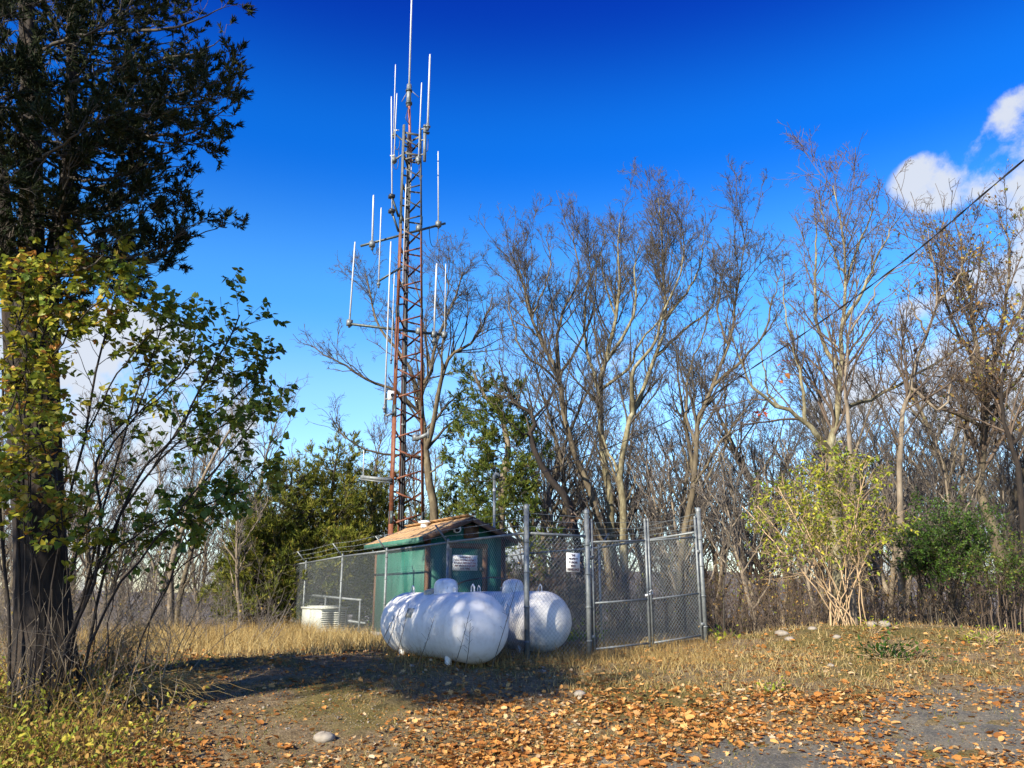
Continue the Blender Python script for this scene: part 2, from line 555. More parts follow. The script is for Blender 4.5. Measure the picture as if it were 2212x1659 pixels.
def grow(Pp, Rp, rng, dens, tmin, ratio, ang, up, wig, K, rr=.55, lmin=.1, lmax=9, tmax=1.0, rmin=.003, face=None, flat=0, out=None):
    """children of every parent path: vectorised branching"""
    N, Kp, _ = Pp.shape
    seg = np.linalg.norm(np.diff(Pp, axis=1), axis=2)
    L = seg.sum(axis=1)
    n = rng.poisson(np.maximum(L * dens, .6))
    idx = np.repeat(np.arange(N), n)
    M = len(idx)
    if M == 0:
        return np.zeros((0, K, 3)), np.zeros((0, K))
    t = tmin + (tmax - tmin) * rng.random(M)
    s = t * (Kp - 1)
    i0 = np.minimum(s.astype(int), Kp - 2)
    f = (s - i0)[:, None]
    p0 = Pp[idx, i0] * (1 - f) + Pp[idx, i0 + 1] * f
    T = nrm(Pp[idx, i0 + 1] - Pp[idx, i0])
    r0 = Rp[idx, i0] * (1 - f[:, 0]) + Rp[idx, i0 + 1] * f[:, 0]
    q = nrm(np.cross(T, rng.normal(size=(M, 3))))
    a = np.radians(rng.uniform(ang[0], ang[1], M))[:, None]
    d = np.cos(a) * T + np.sin(a) * q
    d[:, 2] += up
    if flat:
        d[:, 2] *= (1 - flat)
    if out is not None:
        d[:, :2] += out * nrm(p0[:, :2] - Pp[idx, 0][:, :2].mean(axis=0))
    d = nrm(d)
    ln = np.clip(ratio * L[idx] * (1.15 - .6 * t) * rng.uniform(.6, 1.25, M), lmin, lmax)
    P = np.zeros((M, K, 3))
    P[:, 0] = p0
    for k in range(1, K):
        d = d + wig * rng.normal(size=(M, 3))
        d[:, 2] += up * .5
        d = nrm(d)
        P[:, k] = P[:, k - 1] + d * (ln / (K - 1))[:, None]
    ra = np.maximum(r0 * rr * rng.uniform(.75, 1.1, M), rmin)
    R = ra[:, None] * np.linspace(1, .42, K)[None, :]
    R = np.maximum(R, rmin * .7)
    return P, R


def frames(d, n):
    """orthonormal frames (N,3,3): rows = x (side), y (along d), z (near n)"""
    y = nrm(d)
    x = nrm(np.cross(y, n))
    z = np.cross(x, y)
    return np.stack([x, y, z], axis=1)


def scatter(mb, tv, tf, pos, fr, scale, t):
    N = len(pos)
    tv = np.asarray(tv, dtype=np.float64)
    tf = np.asarray(tf)
    sc = scale[:, None, None] if np.ndim(scale) == 1 else scale[:, None, :]
    V = np.einsum('mk,nkj->nmj', tv, fr) if np.ndim(scale) == 1 else np.einsum('nmk,nkj->nmj', tv[None] * sc, fr)
    if np.ndim(scale) == 1:
        V = V * sc
    V = V + pos[:, None, :]
    F = tf[None] + (np.arange(N) * len(tv))[:, None, None]
    mb.add(V.reshape(-1, 3), F.reshape(-1, tf.shape[1]), np.repeat(t, len(tv)))


def tag(o, label, cat, group=None, kind=None):
    if label:
        o['label'] = label
    if cat:
        o['category'] = cat
    if group:
        o['group'] = group
    if kind:
        o['kind'] = kind
    return o


def thing(name, label, cat, loc, group=None):
    o = bpy.data.objects.new(name, None)
    o.empty_display_size = .3
    COL.objects.link(o)
    o.location = loc
    return tag(o, label, cat, group)


def sub(name, me, parent, loc=(0, 0, 0), rot=None, scale=None):
    """a part that shares mesh data; loc in the parent's space"""
    o = bpy.data.objects.new(name, me)
    COL.objects.link(o)
    o.parent = parent
    o.location = loc
    if rot is not None:
        o.rotation_euler = rot
    if scale is not None:
        o.scale = (scale, scale, scale) if np.isscalar(scale) else scale
    return o


def lettering(lines, origin, right, up, heights, mat, parent, weight=.004, gap=1.35, widths=None):
    """flat raised text, centred; right/up are world vectors in the plate's plane"""
    right, up = Vector(right).normalized(), Vector(up).normalized()
    nrmv = right.cross(up)
    y = 0
    for i, s in enumerate(lines):
        cu = bpy.data.curves.new('lettering', 'FONT')
        cu.body = s
        cu.size = heights[i] * 1.38
        cu.align_x = 'CENTER'
        cu.offset = weight * .25
        cu.extrude = .0008
        to = bpy.data.objects.new('lettering', cu)
        COL.objects.link(to)
        dg = bpy.context.evaluated_depsgraph_get()
        me = bpy.data.meshes.new_from_object(to.evaluated_get(dg))
        bpy.data.objects.remove(to)
        bpy.data.curves.remove(cu)
        xs = [v.co.x for v in me.vertices]
        w = max(xs) - min(xs)
        k = widths[i] / w if widths else 1
        o = Vector(origin) - up * y
        M = Matrix((right * k, up, nrmv)).transposed().to_4x4()
        me.transform(M)
        me.materials.clear()
        me.materials.append(MATS[mat])
        ob = bpy.data.objects.new('lettering', me)
        COL.objects.link(ob)
        ob.parent = parent
        ob.location = o - world_loc(parent)
        y += heights[i] * gap


# ------------------------------------------------------------------ terrain


def sstep(a, b, x):
    t = np.clip((np.asarray(x, dtype=np.float64) - a) / (b - a), 0, 1)
    return t * t * (3 - 2 * t)


def gz(x, y):
    x = np.asarray(x, dtype=np.float64)
    y = np.asarray(y, dtype=np.float64)
    z = -.70 * (1 - sstep(6.2, 12.2, y))
    z = z + .42 * np.exp(-((x - 6.4) / 3.0) ** 2 - ((y - 14.6) / 1.9) ** 2)
    z = z + .25 * sstep(5, 12, x) * sstep(13, 18, y)
    z = z - .10 * sstep(-3, -7, x) * sstep(18, 24, y)
    r = np.sqrt(x * x + (y - 14) ** 2)
    z = z - 30 * sstep(24, 260, r) ** 1.0 - .9 * sstep(-8, -16, x) * sstep(4, 20, y) * (1 - sstep(60, 100, r))
    z = z - 1.6 * sstep(30, 46, y) * (1 - sstep(60, 100, r))
    ang = np.arctan2(x, y)
    ridge = 58 + 26 * np.sin(ang * 3.1 + .6) + 14 * np.sin(ang * 9 + 1.3) + 5 * np.sin(ang * 31)
    z = z + ridge * sstep(700, 2000, r)
    z = z + .022 * np.sin(x * 2.3 + 1.7 * np.sin(y * 1.1)) * np.cos(y * 1.9 + .8 * np.sin(x * 1.6)) + .012 * np.sin(x * 6.1 + y * 4.3) * np.sin(y * 5.7 - x * 2.2)
    return z


def gpt(x, y):
    return Vector((x, y, float(gz(x, y))))


def ground_px(u, v):
    """where the line of sight through (u, v) meets the ground"""
    d = ray(u, v)
    t0 = 4.0
    for i in range(2500):
        t = t0 + i * .02
        p = Vector((0, 0, EYE)) + d * t
        if p.z < float(gz(p.x, p.y)):
            return gpt(p.x, p.y)
    return gpt(p.x, p.y)


def to_px(x, y, z):
    dx, dy, dz = x, y, z - EYE
    f = dy * FW.y + dz * FW.z
    w = dy * UP.y + dz * UP.z
    return 1106 + FPX * dx / f, 829 - FPX * w / f


def axis_steps(lo, hi, step, far, g=1.16):
    a = list(np.arange(lo, hi + 1e-6, step))
    s = step
    while a[-1] < far:
        s *= g
        a.append(a[-1] + s)
    s = step
    b_ = []
    x = lo
    while x > -far:
        s *= g
        x -= s
        b_.append(x)
    return np.array(b_[::-1] + a)


xs = axis_steps(-10, 11, .18, 3600, 1.2)
ys = axis_steps(6.5, 20, .14, 3600, 1.18)
GX, GY = np.meshgrid(xs, ys)
GZ = gz(GX, GY)
g_rng = np.random.default_rng(5)
near = (GY > 5) & (GY < 24) & (np.abs(GX) < 14)
GZ = GZ + near * g_rng.normal(size=GZ.shape) * .012
nx, ny = len(xs), len(ys)
idx = np.arange(nx * ny).reshape(ny, nx)
F = np.stack([idx[:-1, :-1], idx[:-1, 1:], idx[1:, 1:], idx[1:, :-1]], axis=-1).reshape(-1, 4)
cx, cy = (GX[:-1, :-1] + GX[1:, 1:]) / 2, (GY[:-1, :-1] + GY[1:, 1:]) / 2
farmask = (np.sqrt(cx ** 2 + (cy - 14) ** 2) > 90).ravel()
V = np.stack([GX, GY, GZ], axis=-1).reshape(-1, 3)
ground = MB().add(V, F).build('ground', 'ground_soil', smooth=True)
ground.data.materials.append(MATS['far_wood'])
ground.data.polygons.foreach_set('material_index', farmask.astype(np.int32))
ground['kind'] = 'structure'

# old asphalt drive that runs along the bottom right
dv = MB()
DN = 90
u_ = np.linspace(0, 1, DN)
drv = []
for k in range(14):
    drv.append([])
left_edge = lambda s: (0.9 + .25 * math.sin(s * 9) + .12 * math.sin(s * 31), 0)
_g0, _g1 = ground_px(1440, 1650), ground_px(2200, 1490)
P0, P1 = Vector((_g0.x, _g0.y)), Vector((_g1.x, _g1.y))
dirv = (P1 - P0).normalized()
nv = Vector((dirv.y, -dirv.x))
rows = []
for i in range(DN):
    s = i / (DN - 1)
    c = P0 + (P1 - P0) * (s * 1.35 - .1)
    jag = .22 * math.sin(s * 11 + 1) + .13 * math.sin(s * 27) + .07 * math.sin(s * 63 + 2) + .04 * math.sin(s * 131)
    row = []
    for k in range(12):
        w = -jag * max(0, 1 - k / 3) + k * .42 - .25
        q = c + nv * w
        row.append((q.x, q.y, float(gz(q.x, q.y)) + .012))
    rows.append(row)
V = np.array(rows).reshape(-1, 3)
idx = np.arange(DN * 12).reshape(DN, 12)
F = np.stack([idx[:-1, :-1], idx[:-1, 1:], idx[1:, 1:], idx[1:, :-1]], axis=-1).reshape(-1, 4)
drive = dv.add(V, F).build('driveway', 'asphalt', smooth=True)
drive['kind'] = 'structure'

# ------------------------------------------------------------------ the fenced yard
UX = Vector((.866, .5, 0))       # along the front of the yard
VX = Vector((-.5, .866, 0))      # along its left side, away from the camera
ZX = Vector((0, 0, 1))
C0 = Vector((.22, 12.3, 0))      # near corner post
RAIL = 1.83


def yard(u, v, z=0.0, drop=True):
    p = C0 + UX * u + VX * v
    g = float(gz(p.x, p.y)) if drop else 0
    return Vector((p.x, p.y, g + z))


def chain_panel(mb, A, B, z0, z1, d=.0707, r=.0019):
    """diamond wire mesh between two ground points (rails already at height z1)"""
    A2, B2 = Vector((A.x, A.y, 0)), Vector((B.x, B.y, 0))
    L = (B2 - A2).length
    ex = (B2 - A2).normalized()
    ny_ = Vector((ex.y, -ex.x, 0))
    H = z1 - z0
    segs = []
    n = int((L + H) / d) + 1
    for k in range(n):
        c = -H + k * d + d * .3
        for sgn in (1, -1):
            a0, a1 = max(0, c), min(L, c + H)
            if a1 - a0 < .01:
                continue
            h0, h1 = a0 - c, a1 - c
            if sgn < 0:
                h0, h1 = H - h0, H - h1
            off = ny_ * (.0022 * sgn)
            m_ = 5
            for q in range(m_):
                f0, f1 = q / m_, (q + 1) / m_
                x0, x1 = a0 + (a1 - a0) * f0, a0 + (a1 - a0) * f1
                y0, y1 = h0 + (h1 - h0) * f0, h0 + (h1 - h0) * f1
                g0 = A.z + (B.z - A.z) * x0 / L
                g1 = A.z + (B.z - A.z) * x1 / L
                w0 = .010 * math.sin(x0 * 3.1) * math.sin(y0 * 1.7)
                w1 = .010 * math.sin(x1 * 3.1) * math.sin(y1 * 1.7)
                segs.append((A2 + ex * x0 + ZX * (g0 + z0 + y0) + off + ny_ * w0, A2 + ex * x1 + ZX * (g1 + z0 + y1) + off + ny_ * w1))
    P = np.array([[list(a), list(b_)] for a, b_ in segs])
    Vv, Ff = tubes(P, np.full(P.shape[:2], r), 3)
    mb.add(Vv, Ff)


fence = thing('chain_link_fence', 'galvanised chain link fence with barbed wire arms around the green hut and tower', 'fence', yard(0, 0))


def fence_post(p, h, r=.030, arm=None, name='post', cap=True):
    o = MB().tube([p - ZX * .15, p + ZX * h], r, 12).build(name, 'galvanised', fence, loc=p, smooth=True)
    if cap:
        MB().lathe([(r * 1.18, -.03), (r * 1.18, .01), (r * .9, .035), (r * .3, .05), (.001, .052)], p + ZX * h, sides=12).build('post_cap', 'galvanised', o, smooth=True)
    # tension bands round the post
    for hh in (.25, .75, 1.25, 1.7):
        MB().lathe([(r * 1.02, -.012), (r * 1.22, -.010), (r * 1.22, .010), (r * 1.02, .012)], p + ZX * hh, sides=12).build('tension_band', 'galvanised', o)
    if arm is not None:
        e = p + ZX * (h + .28) + Vector(arm) * .26
        a = MB().bar(p + ZX * (h - .03), e, .030, .014, ZX).build('barb_arm', 'galvanised', o)
        return e
    return None


VL = 14.9
SL = [0, 2.75, 5.75, 8.65, 11.75, VL]
tips = []
for i, s in enumerate(SL):
    p = yard(0, s)
    if i == 0:
        fence_post(p, 2.22, .040)
        tips.append(p + ZX * 2.2)
    elif i == len(SL) - 1:
        fence_post(p, 2.2, .040)
        tips.append(p + ZX * 2.15)
    else:
        tips.append(fence_post(p, RAIL + .02, .026, arm=-UX))
SR = [0, 2.95, 5.9, 8.9, 11.9, VL]
tips_r = []
FRW = 3.5
for i, s in enumerate(SR):
    p = yard(FRW, s)
    if i in (0, len(SR) - 1):
        fence_post(p, 2.2, .040)
        tips_r.append(p + ZX * 2.15)
    else:
        tips_r.append(fence_post(p, RAIL + .02, .026, arm=UX))
p2 = yard(1.12, 0)
fence_post(p2, 2.22, .040)
pb_ = yard(1.75, VL)
tip_b = fence_post(pb_, RAIL + .02, .026, arm=-UX * .3 + VX)

for i in range(len(SL) - 1):
    for side, S_, tp in ((0, SL, tips), (FRW, SR, tips_r)):
        A, B = yard(side, S_[i]), yard(side, S_[i + 1])
        MB().tube([A + ZX * RAIL, B + ZX * RAIL], .021, 8).build('top_rail', 'galvanised', fence, smooth=True)
        mb = MB()
        chain_panel(mb, A, B, .04, RAIL)
        tag(mb.build('wire_mesh', 'mesh_wire', fence), None, None, kind='stuff')
        bw = MB()
        for k, f in enumerate((.35, .68, 1.0)):
            a0 = A + ZX * RAIL + (tp[i] - A - ZX * RAIL) * f
            b0 = B + ZX * RAIL + (tp[i + 1] - B - ZX * RAIL) * f
            bw.tube([a0, (a0 + b0) / 2 - ZX * .03, b0], .0032, 4, False)
            for q in range(14):
                c = a0 + (b0 - a0) * ((q + .5) / 14) - ZX * .025
                bw.bar(c - ZX * .018 + UX * .012, c + ZX * .018 - UX * .012, .003, .003)
        bw.build('barbed_wire', 'mesh_wire', fence)
for A, B in ((yard(0, VL), pb_), (pb_, yard(FRW, VL)), (yard(0, 0), p2)):
    MB().tube([A + ZX * RAIL, B + ZX * RAIL], .021, 8).build('top_rail', 'galvanised', fence, smooth=True)
    mb = MB()
    chain_panel(mb, A, B, .04, RAIL)
    tag(mb.build('wire_mesh', 'mesh_wire', fence), None, None, kind='stuff')
A, B = yard(0, 0), p2
bw = MB()
for hz in (1.93, 2.03, 2.13):
    bw.tube([A + ZX * hz, B + ZX * hz], .0032, 4, False)
bw.build('barbed_wire', 'mesh_wire', fence)


def gate_leaf(u0, u1, label, latch):
    a, b_ = yard(u0, 0), yard(u1, 0)
    g = thing('chain_link_gate', label, 'gate', a, 'gate leaves of the fence')
    for p in (a, b_):
        st_ = MB().tube([p + ZX * .06, p + ZX * 2.08], .021, 10).build('gate_stile', 'galvanised', g, loc=p, smooth=True)
        MB().lathe([(.024, -.02), (.024, .008), (.015, .022), (.001, .026)], p + ZX * 2.08, sides=10).build('stile_cap', 'galvanised', st_)
    for hz in (.12, .80, 1.74):
        MB().tube([a + ZX * hz, b_ + ZX * hz], .016, 8).build('gate_rail', 'galvanised', g, smooth=True)
    mb = MB()
    chain_panel(mb, a, b_, .08, 1.74)
    tag(mb.build('wire_mesh', 'mesh_wire', g), None, None, kind='stuff')
    bw = MB()
    for hz in (1.84, 1.94, 2.04):
        bw.tube([a + ZX * hz, b_ + ZX * hz], .003, 4, False)
    bw.build('barbed_wire', 'mesh_wire', g)
    hp = a if latch > 0 else b_
    for hz in (.3, 1.5):
        MB().box(hp + ZX * hz - UX * .04 * latch, (.10, .05, .05), (UX, VX, ZX)).build('hinge', 'galvanised', g)
    if latch > 0:
        lt = MB()
        lt.bar(b_ + ZX * .86 - UX * .05, b_ + ZX * .90 + UX * .10, .03, .03, VX)
        lt.tube([b_ + ZX * .92 - VX * .04, b_ + ZX * .95 - VX * .05 + UX * .04, b_ + ZX * .92 - VX * .04 + UX * .08], .008, 6)
        lt.build('latch', 'white_paint', g)


gate_leaf(1.21, 2.30, 'left leaf of the double gate, hung on the tall post beside the surveillance sign', 1)
gate_leaf(2.36, 3.41, 'right leaf of the double gate, hung on the rightmost fence post', -1)

# surveillance notice wired to the front panel
sp = yard(.82, -.035) + ZX * 1.42
sg = thing('warning_sign', 'white notice reading THIS PROPERTY IS UNDER VIDEO SURVEILLANCE on the fence', 'sign', sp - ZX * .15)
sgr = (UX + ZX * -.02).normalized()
sgu = (ZX + UX * .03).normalized()
MB().box(sp, (.25, .006, .29), (sgr, sgr.cross(sgu), sgu)).build('plate', 'sign_white', sg)
lettering(['THIS', 'PROPERTY', 'IS UNDER', 'VIDEO', 'SURVEILLANCE'], sp + sgu * .092 - VX * .0045, sgr, sgu, [.033] * 5, 'ink_dark', sg, .006, 1.62, [.075, .17, .16, .10, .215])

# ------------------------------------------------------------------ hut
HC = at(920, 1283, 17.35)
HC = Vector((HC.x, HC.y, float(gz(HC.x, HC.y))))      # near corner of the hut on the ground
HW, HL = 1.88, 3.05
EZ = 2.14                                            # wall plate height
hut = thing('equipment_hut', 'small green plywood hut with brown shingle roof behind the tanks', 'hut', HC)


def hp(u, v, z):
    return HC + UX * u + VX * v + ZX * z


AX = (UX, VX, ZX)


def hbox(u0, u1, v0, v1, z0, z1, name, mat, parent=hut):
    c = hp((u0 + u1) / 2, (v0 + v1) / 2, (z0 + z1) / 2)
    return MB().box(c, (abs(u1 - u0), abs(v1 - v0), abs(z1 - z0)), AX).build(name, mat, parent, loc=c)


RISE = .41
EO, GO = .20, .26                                     # eave and gable overhangs
PK = EZ + RISE * HW / 2
hbox(-.04, HW + .04, -.04, HL + .04, -.25, .06, 'plinth', 'concrete')
hbox(0, .05, 0, HL, .06, EZ, 'wall', 'green_ply')
hbox(HW - .05, HW, 0, HL, .06, EZ, 'wall', 'green_ply')
D0, D1, DH = .50, 1.40, 1.95                          # door opening
for v in (0, HL - .05):
    w = MB()
    front = v == 0
    polys = [[(.05, .06), (D0, .06), (D0, EZ), (.05, EZ)], [(D1, .06), (HW - .05, .06), (HW - .05, EZ), (D1, EZ)], [(D0, DH), (D1, DH), (D1, EZ), (D0, EZ)]] if front else [[(.05, .06), (HW - .05, .06), (HW - .05, EZ), (.05, EZ)]]
    polys.append([(.05, EZ), (HW - .05, EZ), (HW / 2, PK - .05)])
    for pl in polys:
        n_ = len(pl)
        Vv = [hp(a, v, z) for a, z in pl] + [hp(a, v + .05, z) for a, z in pl]
        quads = [[i, (i + 1) % n_, n_ + (i + 1) % n_, n_ + i] for i in range(n_)]
        n0 = w.n
        w.add([list(q) for q in Vv], quads)
        for ring in (list(range(n_))[::-1], [n_ + i for i in range(n_)]):
            w.T.append(np.array([[ring[0], ring[i], ring[i + 1]] for i in range(1, n_ - 1)]) + n0)
    w.build('wall', 'green_ply', hut)
# plywood joints on the long wall
for v in (1.22, 2.44):
    hbox(-.006, .002, v - .008, v + .008, .08, EZ - .02, 'panel_joint', 'green_trim')
# corner boards
for (u, v) in ((-.018, -.018), (HW - .072, -.018), (-.018, HL - .07), (HW - .072, HL - .07)):
    hbox(u, u + .09, v, v + .09, .06, EZ + .0, 'corner_board', 'brown_trim')
# door with frame
door = hbox(D0 + .07, D1 - .07, -.012, .03, .12, DH - .06, 'door', 'green_ply')
hbox(D0 - .03, D0 + .07, -.03, .04, .06, DH, 'door_frame', 'old_wood')
hbox(D1 - .07, D1 + .05, -.03, .04, .06, DH, 'door_frame', 'brown_trim')
hbox(D0 - .03, D1 + .05, -.034, .04, DH - .06, DH + .05, 'door_frame', 'brown_trim')
hbox(D0 + .07, D1 - .07, -.028, .03, .06, .17, 'door_sill', 'brown_trim')
hbox(D0 + .07, D0 + .13, -.028, -.012, .85, .98, 'hasp', 'galvanised', door)
for z in (.4, 1.45):
    hbox(D1 - .14, D1 - .05, -.036, -.012, z - .04, z + .04, 'hinge', 'dark_steel', door)
# gable vent box, header board, lamp
vent = hbox(.86, 1.20, -.07, 0, PK - .42, PK - .13, 'vent_box', 'brown_trim')
for k in range(3):
    hbox(.90, 1.16, -.085, -.07, PK - .38 + k * .075, PK - .345 + k * .075, 'louvre', 'fascia_brown', vent)
lamp_p = hp(.62, -.16, PK - .23)
lampo = MB().lathe([(.001, .10), (.05, .10), (.085, .06), (.092, 0), (.085, -.05), (.06, -.075), (.056, -.06), (.001, -.06)], lamp_p, axis=(-.25, .8, .45), sides=20).build('security_lamp', 'white_paint', hut, loc=lamp_p, smooth=True)
MB().lathe([(.001, -.058), (.045, -.058), (.05, -.07), (.04, -.085), (.001, -.09)], lamp_p, axis=(-.25, .8, .45), sides=16).build('lens', 'lens_glass', lampo, smooth=True)
MB().bar(lamp_p, hp(.62, .0, PK - .30), .03, .03).build('lamp_arm', 'dark_steel', lampo)

# roof: decks, fascia boards and single shingles
roof = MB()
ridge_z = PK + .03
for sgn in (-1, 1):
    ue = -EO if sgn < 0 else HW + EO
    ze = EZ - RISE * EO + .03
    Vv = [hp(HW / 2, -GO, ridge_z), hp(ue, -GO, ze), hp(ue, HL + GO, ze), hp(HW / 2, HL + GO, ridge_z)]
    Vv += [p - ZX * .035 for p in Vv]
    roof.add([list(p) for p in Vv], [[0, 1, 2, 3], [7, 6, 5, 4], [0, 4, 5, 1], [1, 5, 6, 2], [2, 6, 7, 3]])
roof_o = roof.build('roof', 'soffit', hut, loc=hp(HW / 2, HL / 2, ridge_z))
rloc = hp(HW / 2, HL / 2, ridge_z)
for sgn in (-1, 1):
    ue = -EO if sgn < 0 else HW + EO
    ze = EZ - RISE * EO + .03
    # rake boards on both gables, fascia along the eave
    for v in (-GO - .012, HL + GO + .012):
        MB().bar(hp(HW / 2, v, ridge_z - .05), hp(ue - sgn * -.01, v, ze - .05), .022, .105, VX).build('rake_board', 'fascia_brown', roof_o)
    MB().box(hp(ue + sgn * .013, HL / 2, ze - .055), (.024, HL + 2 * GO - .02, .12), AX).build('fascia', 'green_trim', roof_o)
tri_meshes = []
sh_rng = random.Random(3)
slope = math.atan(RISE)
LEN = (HW / 2 + EO) / math.cos(slope)
EXPO = .135
for k in range(6):
    mb = MB()
    mb.add([[0, 0, 0], [.298, 0, 0], [.298, .17, 0], [0, .17, 0], [0, 0, .0045], [.298, 0, .0045], [.298, .17, .0045], [0, .17, .0045]],
           [[0, 3, 2, 1], [4, 5, 6, 7], [0, 1, 5, 4], [1, 2, 6, 5], [2, 3, 7, 6], [3, 0, 4, 7]], k / 5)
    tri_meshes.append(mb.mesh('shingle', 'shingle'))
for sgn in (-1, 1):
    ue = -EO if sgn < 0 else HW + EO
    ze = EZ - RISE * EO + .03
    eave = hp(ue, 0, ze)
    upd = ((hp(HW / 2, 0, ridge_z) - eave)).normalized()
    along = VX if sgn > 0 else -VX
    nn = along.cross(upd).normalized()
    if nn.z < 0:
        along = -along
        nn = along.cross(upd).normalized()
    Rm = Matrix((along, (upd + nn * -.0).normalized(), nn)).transposed()
    nrow = int(LEN / EXPO) + 1
    TL = HL + 2 * GO + .03
    for r_ in range(nrow):
        s0 = r_ * EXPO - .015
        off = -(r_ % 2) * .15
        ncol = int(TL / .3) + 2
        for c_ in range(ncol):
            a = off + c_ * .3
            wf = 1.0
            if a < 0:
                wf, a = (a + .3) / .3, 0.0
            if a + .3 > TL:
                wf = (TL - a) / .3
            if wf < .1:
                continue
            st0 = eave + upd * s0 + along * a + nn * (.0065 + sh_rng.random() * .001)
            base_v = (-GO - .015) if along.dot(VX) > 0 else (HL + GO + .015)
            st0 += VX * base_v
            o = sub('shingle', sh_rng.choice(tri_meshes), roof_o, st0 - rloc, None, (wf, 1, 1))
            # tilt each course so that its butt rides on the one below
            tilt = Matrix.Rotation(math.radians(-1.2), 3, 'X')
            o.rotation_euler = (Rm @ tilt @ Matrix.Rotation(math.radians(sh_rng.uniform(-.15, .15)), 3, 'Z')).to_euler()
rc = MB()
for k in range(13):
    v0 = -GO - .01 + k * .28
    for sgn in (-1, 1):
        c = hp(HW / 2 + sgn * .065, v0 + .14, ridge_z + .012 - .065 * RISE + (k % 2) * .003)
        dd = (UX * sgn - ZX * RISE).normalized()
        rc.box(c, (.15, .275, .009), (dd, VX, dd.cross(VX)))
rc.build('ridge_cap', 'shingle', roof_o)
vp = hp(.70, 1.75, PK - .02)
MB().lathe([(.09, -.05), (.09, .05), (.15, .055), (.15, .075), (.08, .11), (.001, .12)], vp, sides=18).build('roof_vent', 'white_paint', roof_o, smooth=True)

# door sign
dp = hp((D0 + D1) / 2 - .055, -.030, 1.58)
ds = thing('door_sign', 'white notice with five printed lines on the green hut door', 'sign', dp - ZX * .16)
MB().box(dp, (.60, .006, .33), AX).build('plate', 'sign_white', ds)
lettering(['SUPERVISED BY', 'VAILS GATE FIRE DISTRICT', 'IN CASE OF EMERGENCY CALL', 'NEW WINDSOR POLICE DEPT', '565-7000'],
          dp + ZX * .098 - VX * .0045, UX, ZX, [.036] * 5, 'ink_red', ds, .005, 1.66, [.27, .52, .54, .50, .24])

# service mast with weatherhead on the far side of the hut
mp = hp(HW + .05, 1.55, 0)
mt = at(1068, 1030, mp.y)
mp = Vector((mt.x, mt.y, HC.z))
mast = thing('service_mast', 'thin grey conduit mast with weatherhead rising behind the hut roof', 'mast', mp)
MB().tube([mp, Vector((mt.x, mt.y, mt.z - .05))], .034, 12).build('conduit', 'galvanised', mast, smooth=True)
hd = Vector((mt.x, mt.y, mt.z))
MB().tube([hd - ZX * .08, hd + ZX * .03, hd + ZX * .075 + UX * .035, hd + ZX * .06 + UX * .10, hd + ZX * .01 + UX * .135], [.042, .05, .056, .052, .04], 12).build('weatherhead', 'galvanised', mast, smooth=True)
ins = at(1070, 1058, mp.y)
MB().lathe([(.04, -.03), (.045, -.015), (.03, 0), (.045, .015), (.04, .03)], Vector((mt.x, mt.y, ins.z)), sides=12).build('insulator', 'white_paint', mast, smooth=True)
MB().tube([hd + ZX * .01 + UX * .135, hd - ZX * .10 + UX * .16, hd - ZX * .22 + UX * .10, Vector((mt.x, mt.y, ins.z)) + UX * .05], .007, 6).build('drip_loop', 'cable_black', mast)

# overhead line from the mast out over the camera's right shoulder
a = Vector((mt.x, mt.y, ins.z)) + UX * .04
mids = [(1400, 930, 14.6), (1650, 778, 11.6), (1930, 580, 9.2), (2212, 345, 7.3)]
line_pts = [a] + [at(*q) for q in mids]
e = line_pts[-1] + (line_pts[-1] - line_pts[-2]) * 2.2
line = MB()
pth = spline(line_pts + [e], 60)
line.tube([list(p) for p in pth], .0062, 6)
ph = np.linspace(0, 2 * np.pi * 15, 60 * 6)
fine = spline(line_pts + [e], 60 * 6)
for k in (0, np.pi):
    tw = fine + np.stack([np.cos(ph + k) * .008, 0 * ph, np.sin(ph + k) * .008], axis=1)
    line.tube([list(p) for p in tw], .0045, 4)
tag(line.build('overhead_cable', 'cable_black', loc=a), 'black twisted service cable running from the mast up over the trees to the right', 'cable')

# ------------------------------------------------------------------ propane tanks


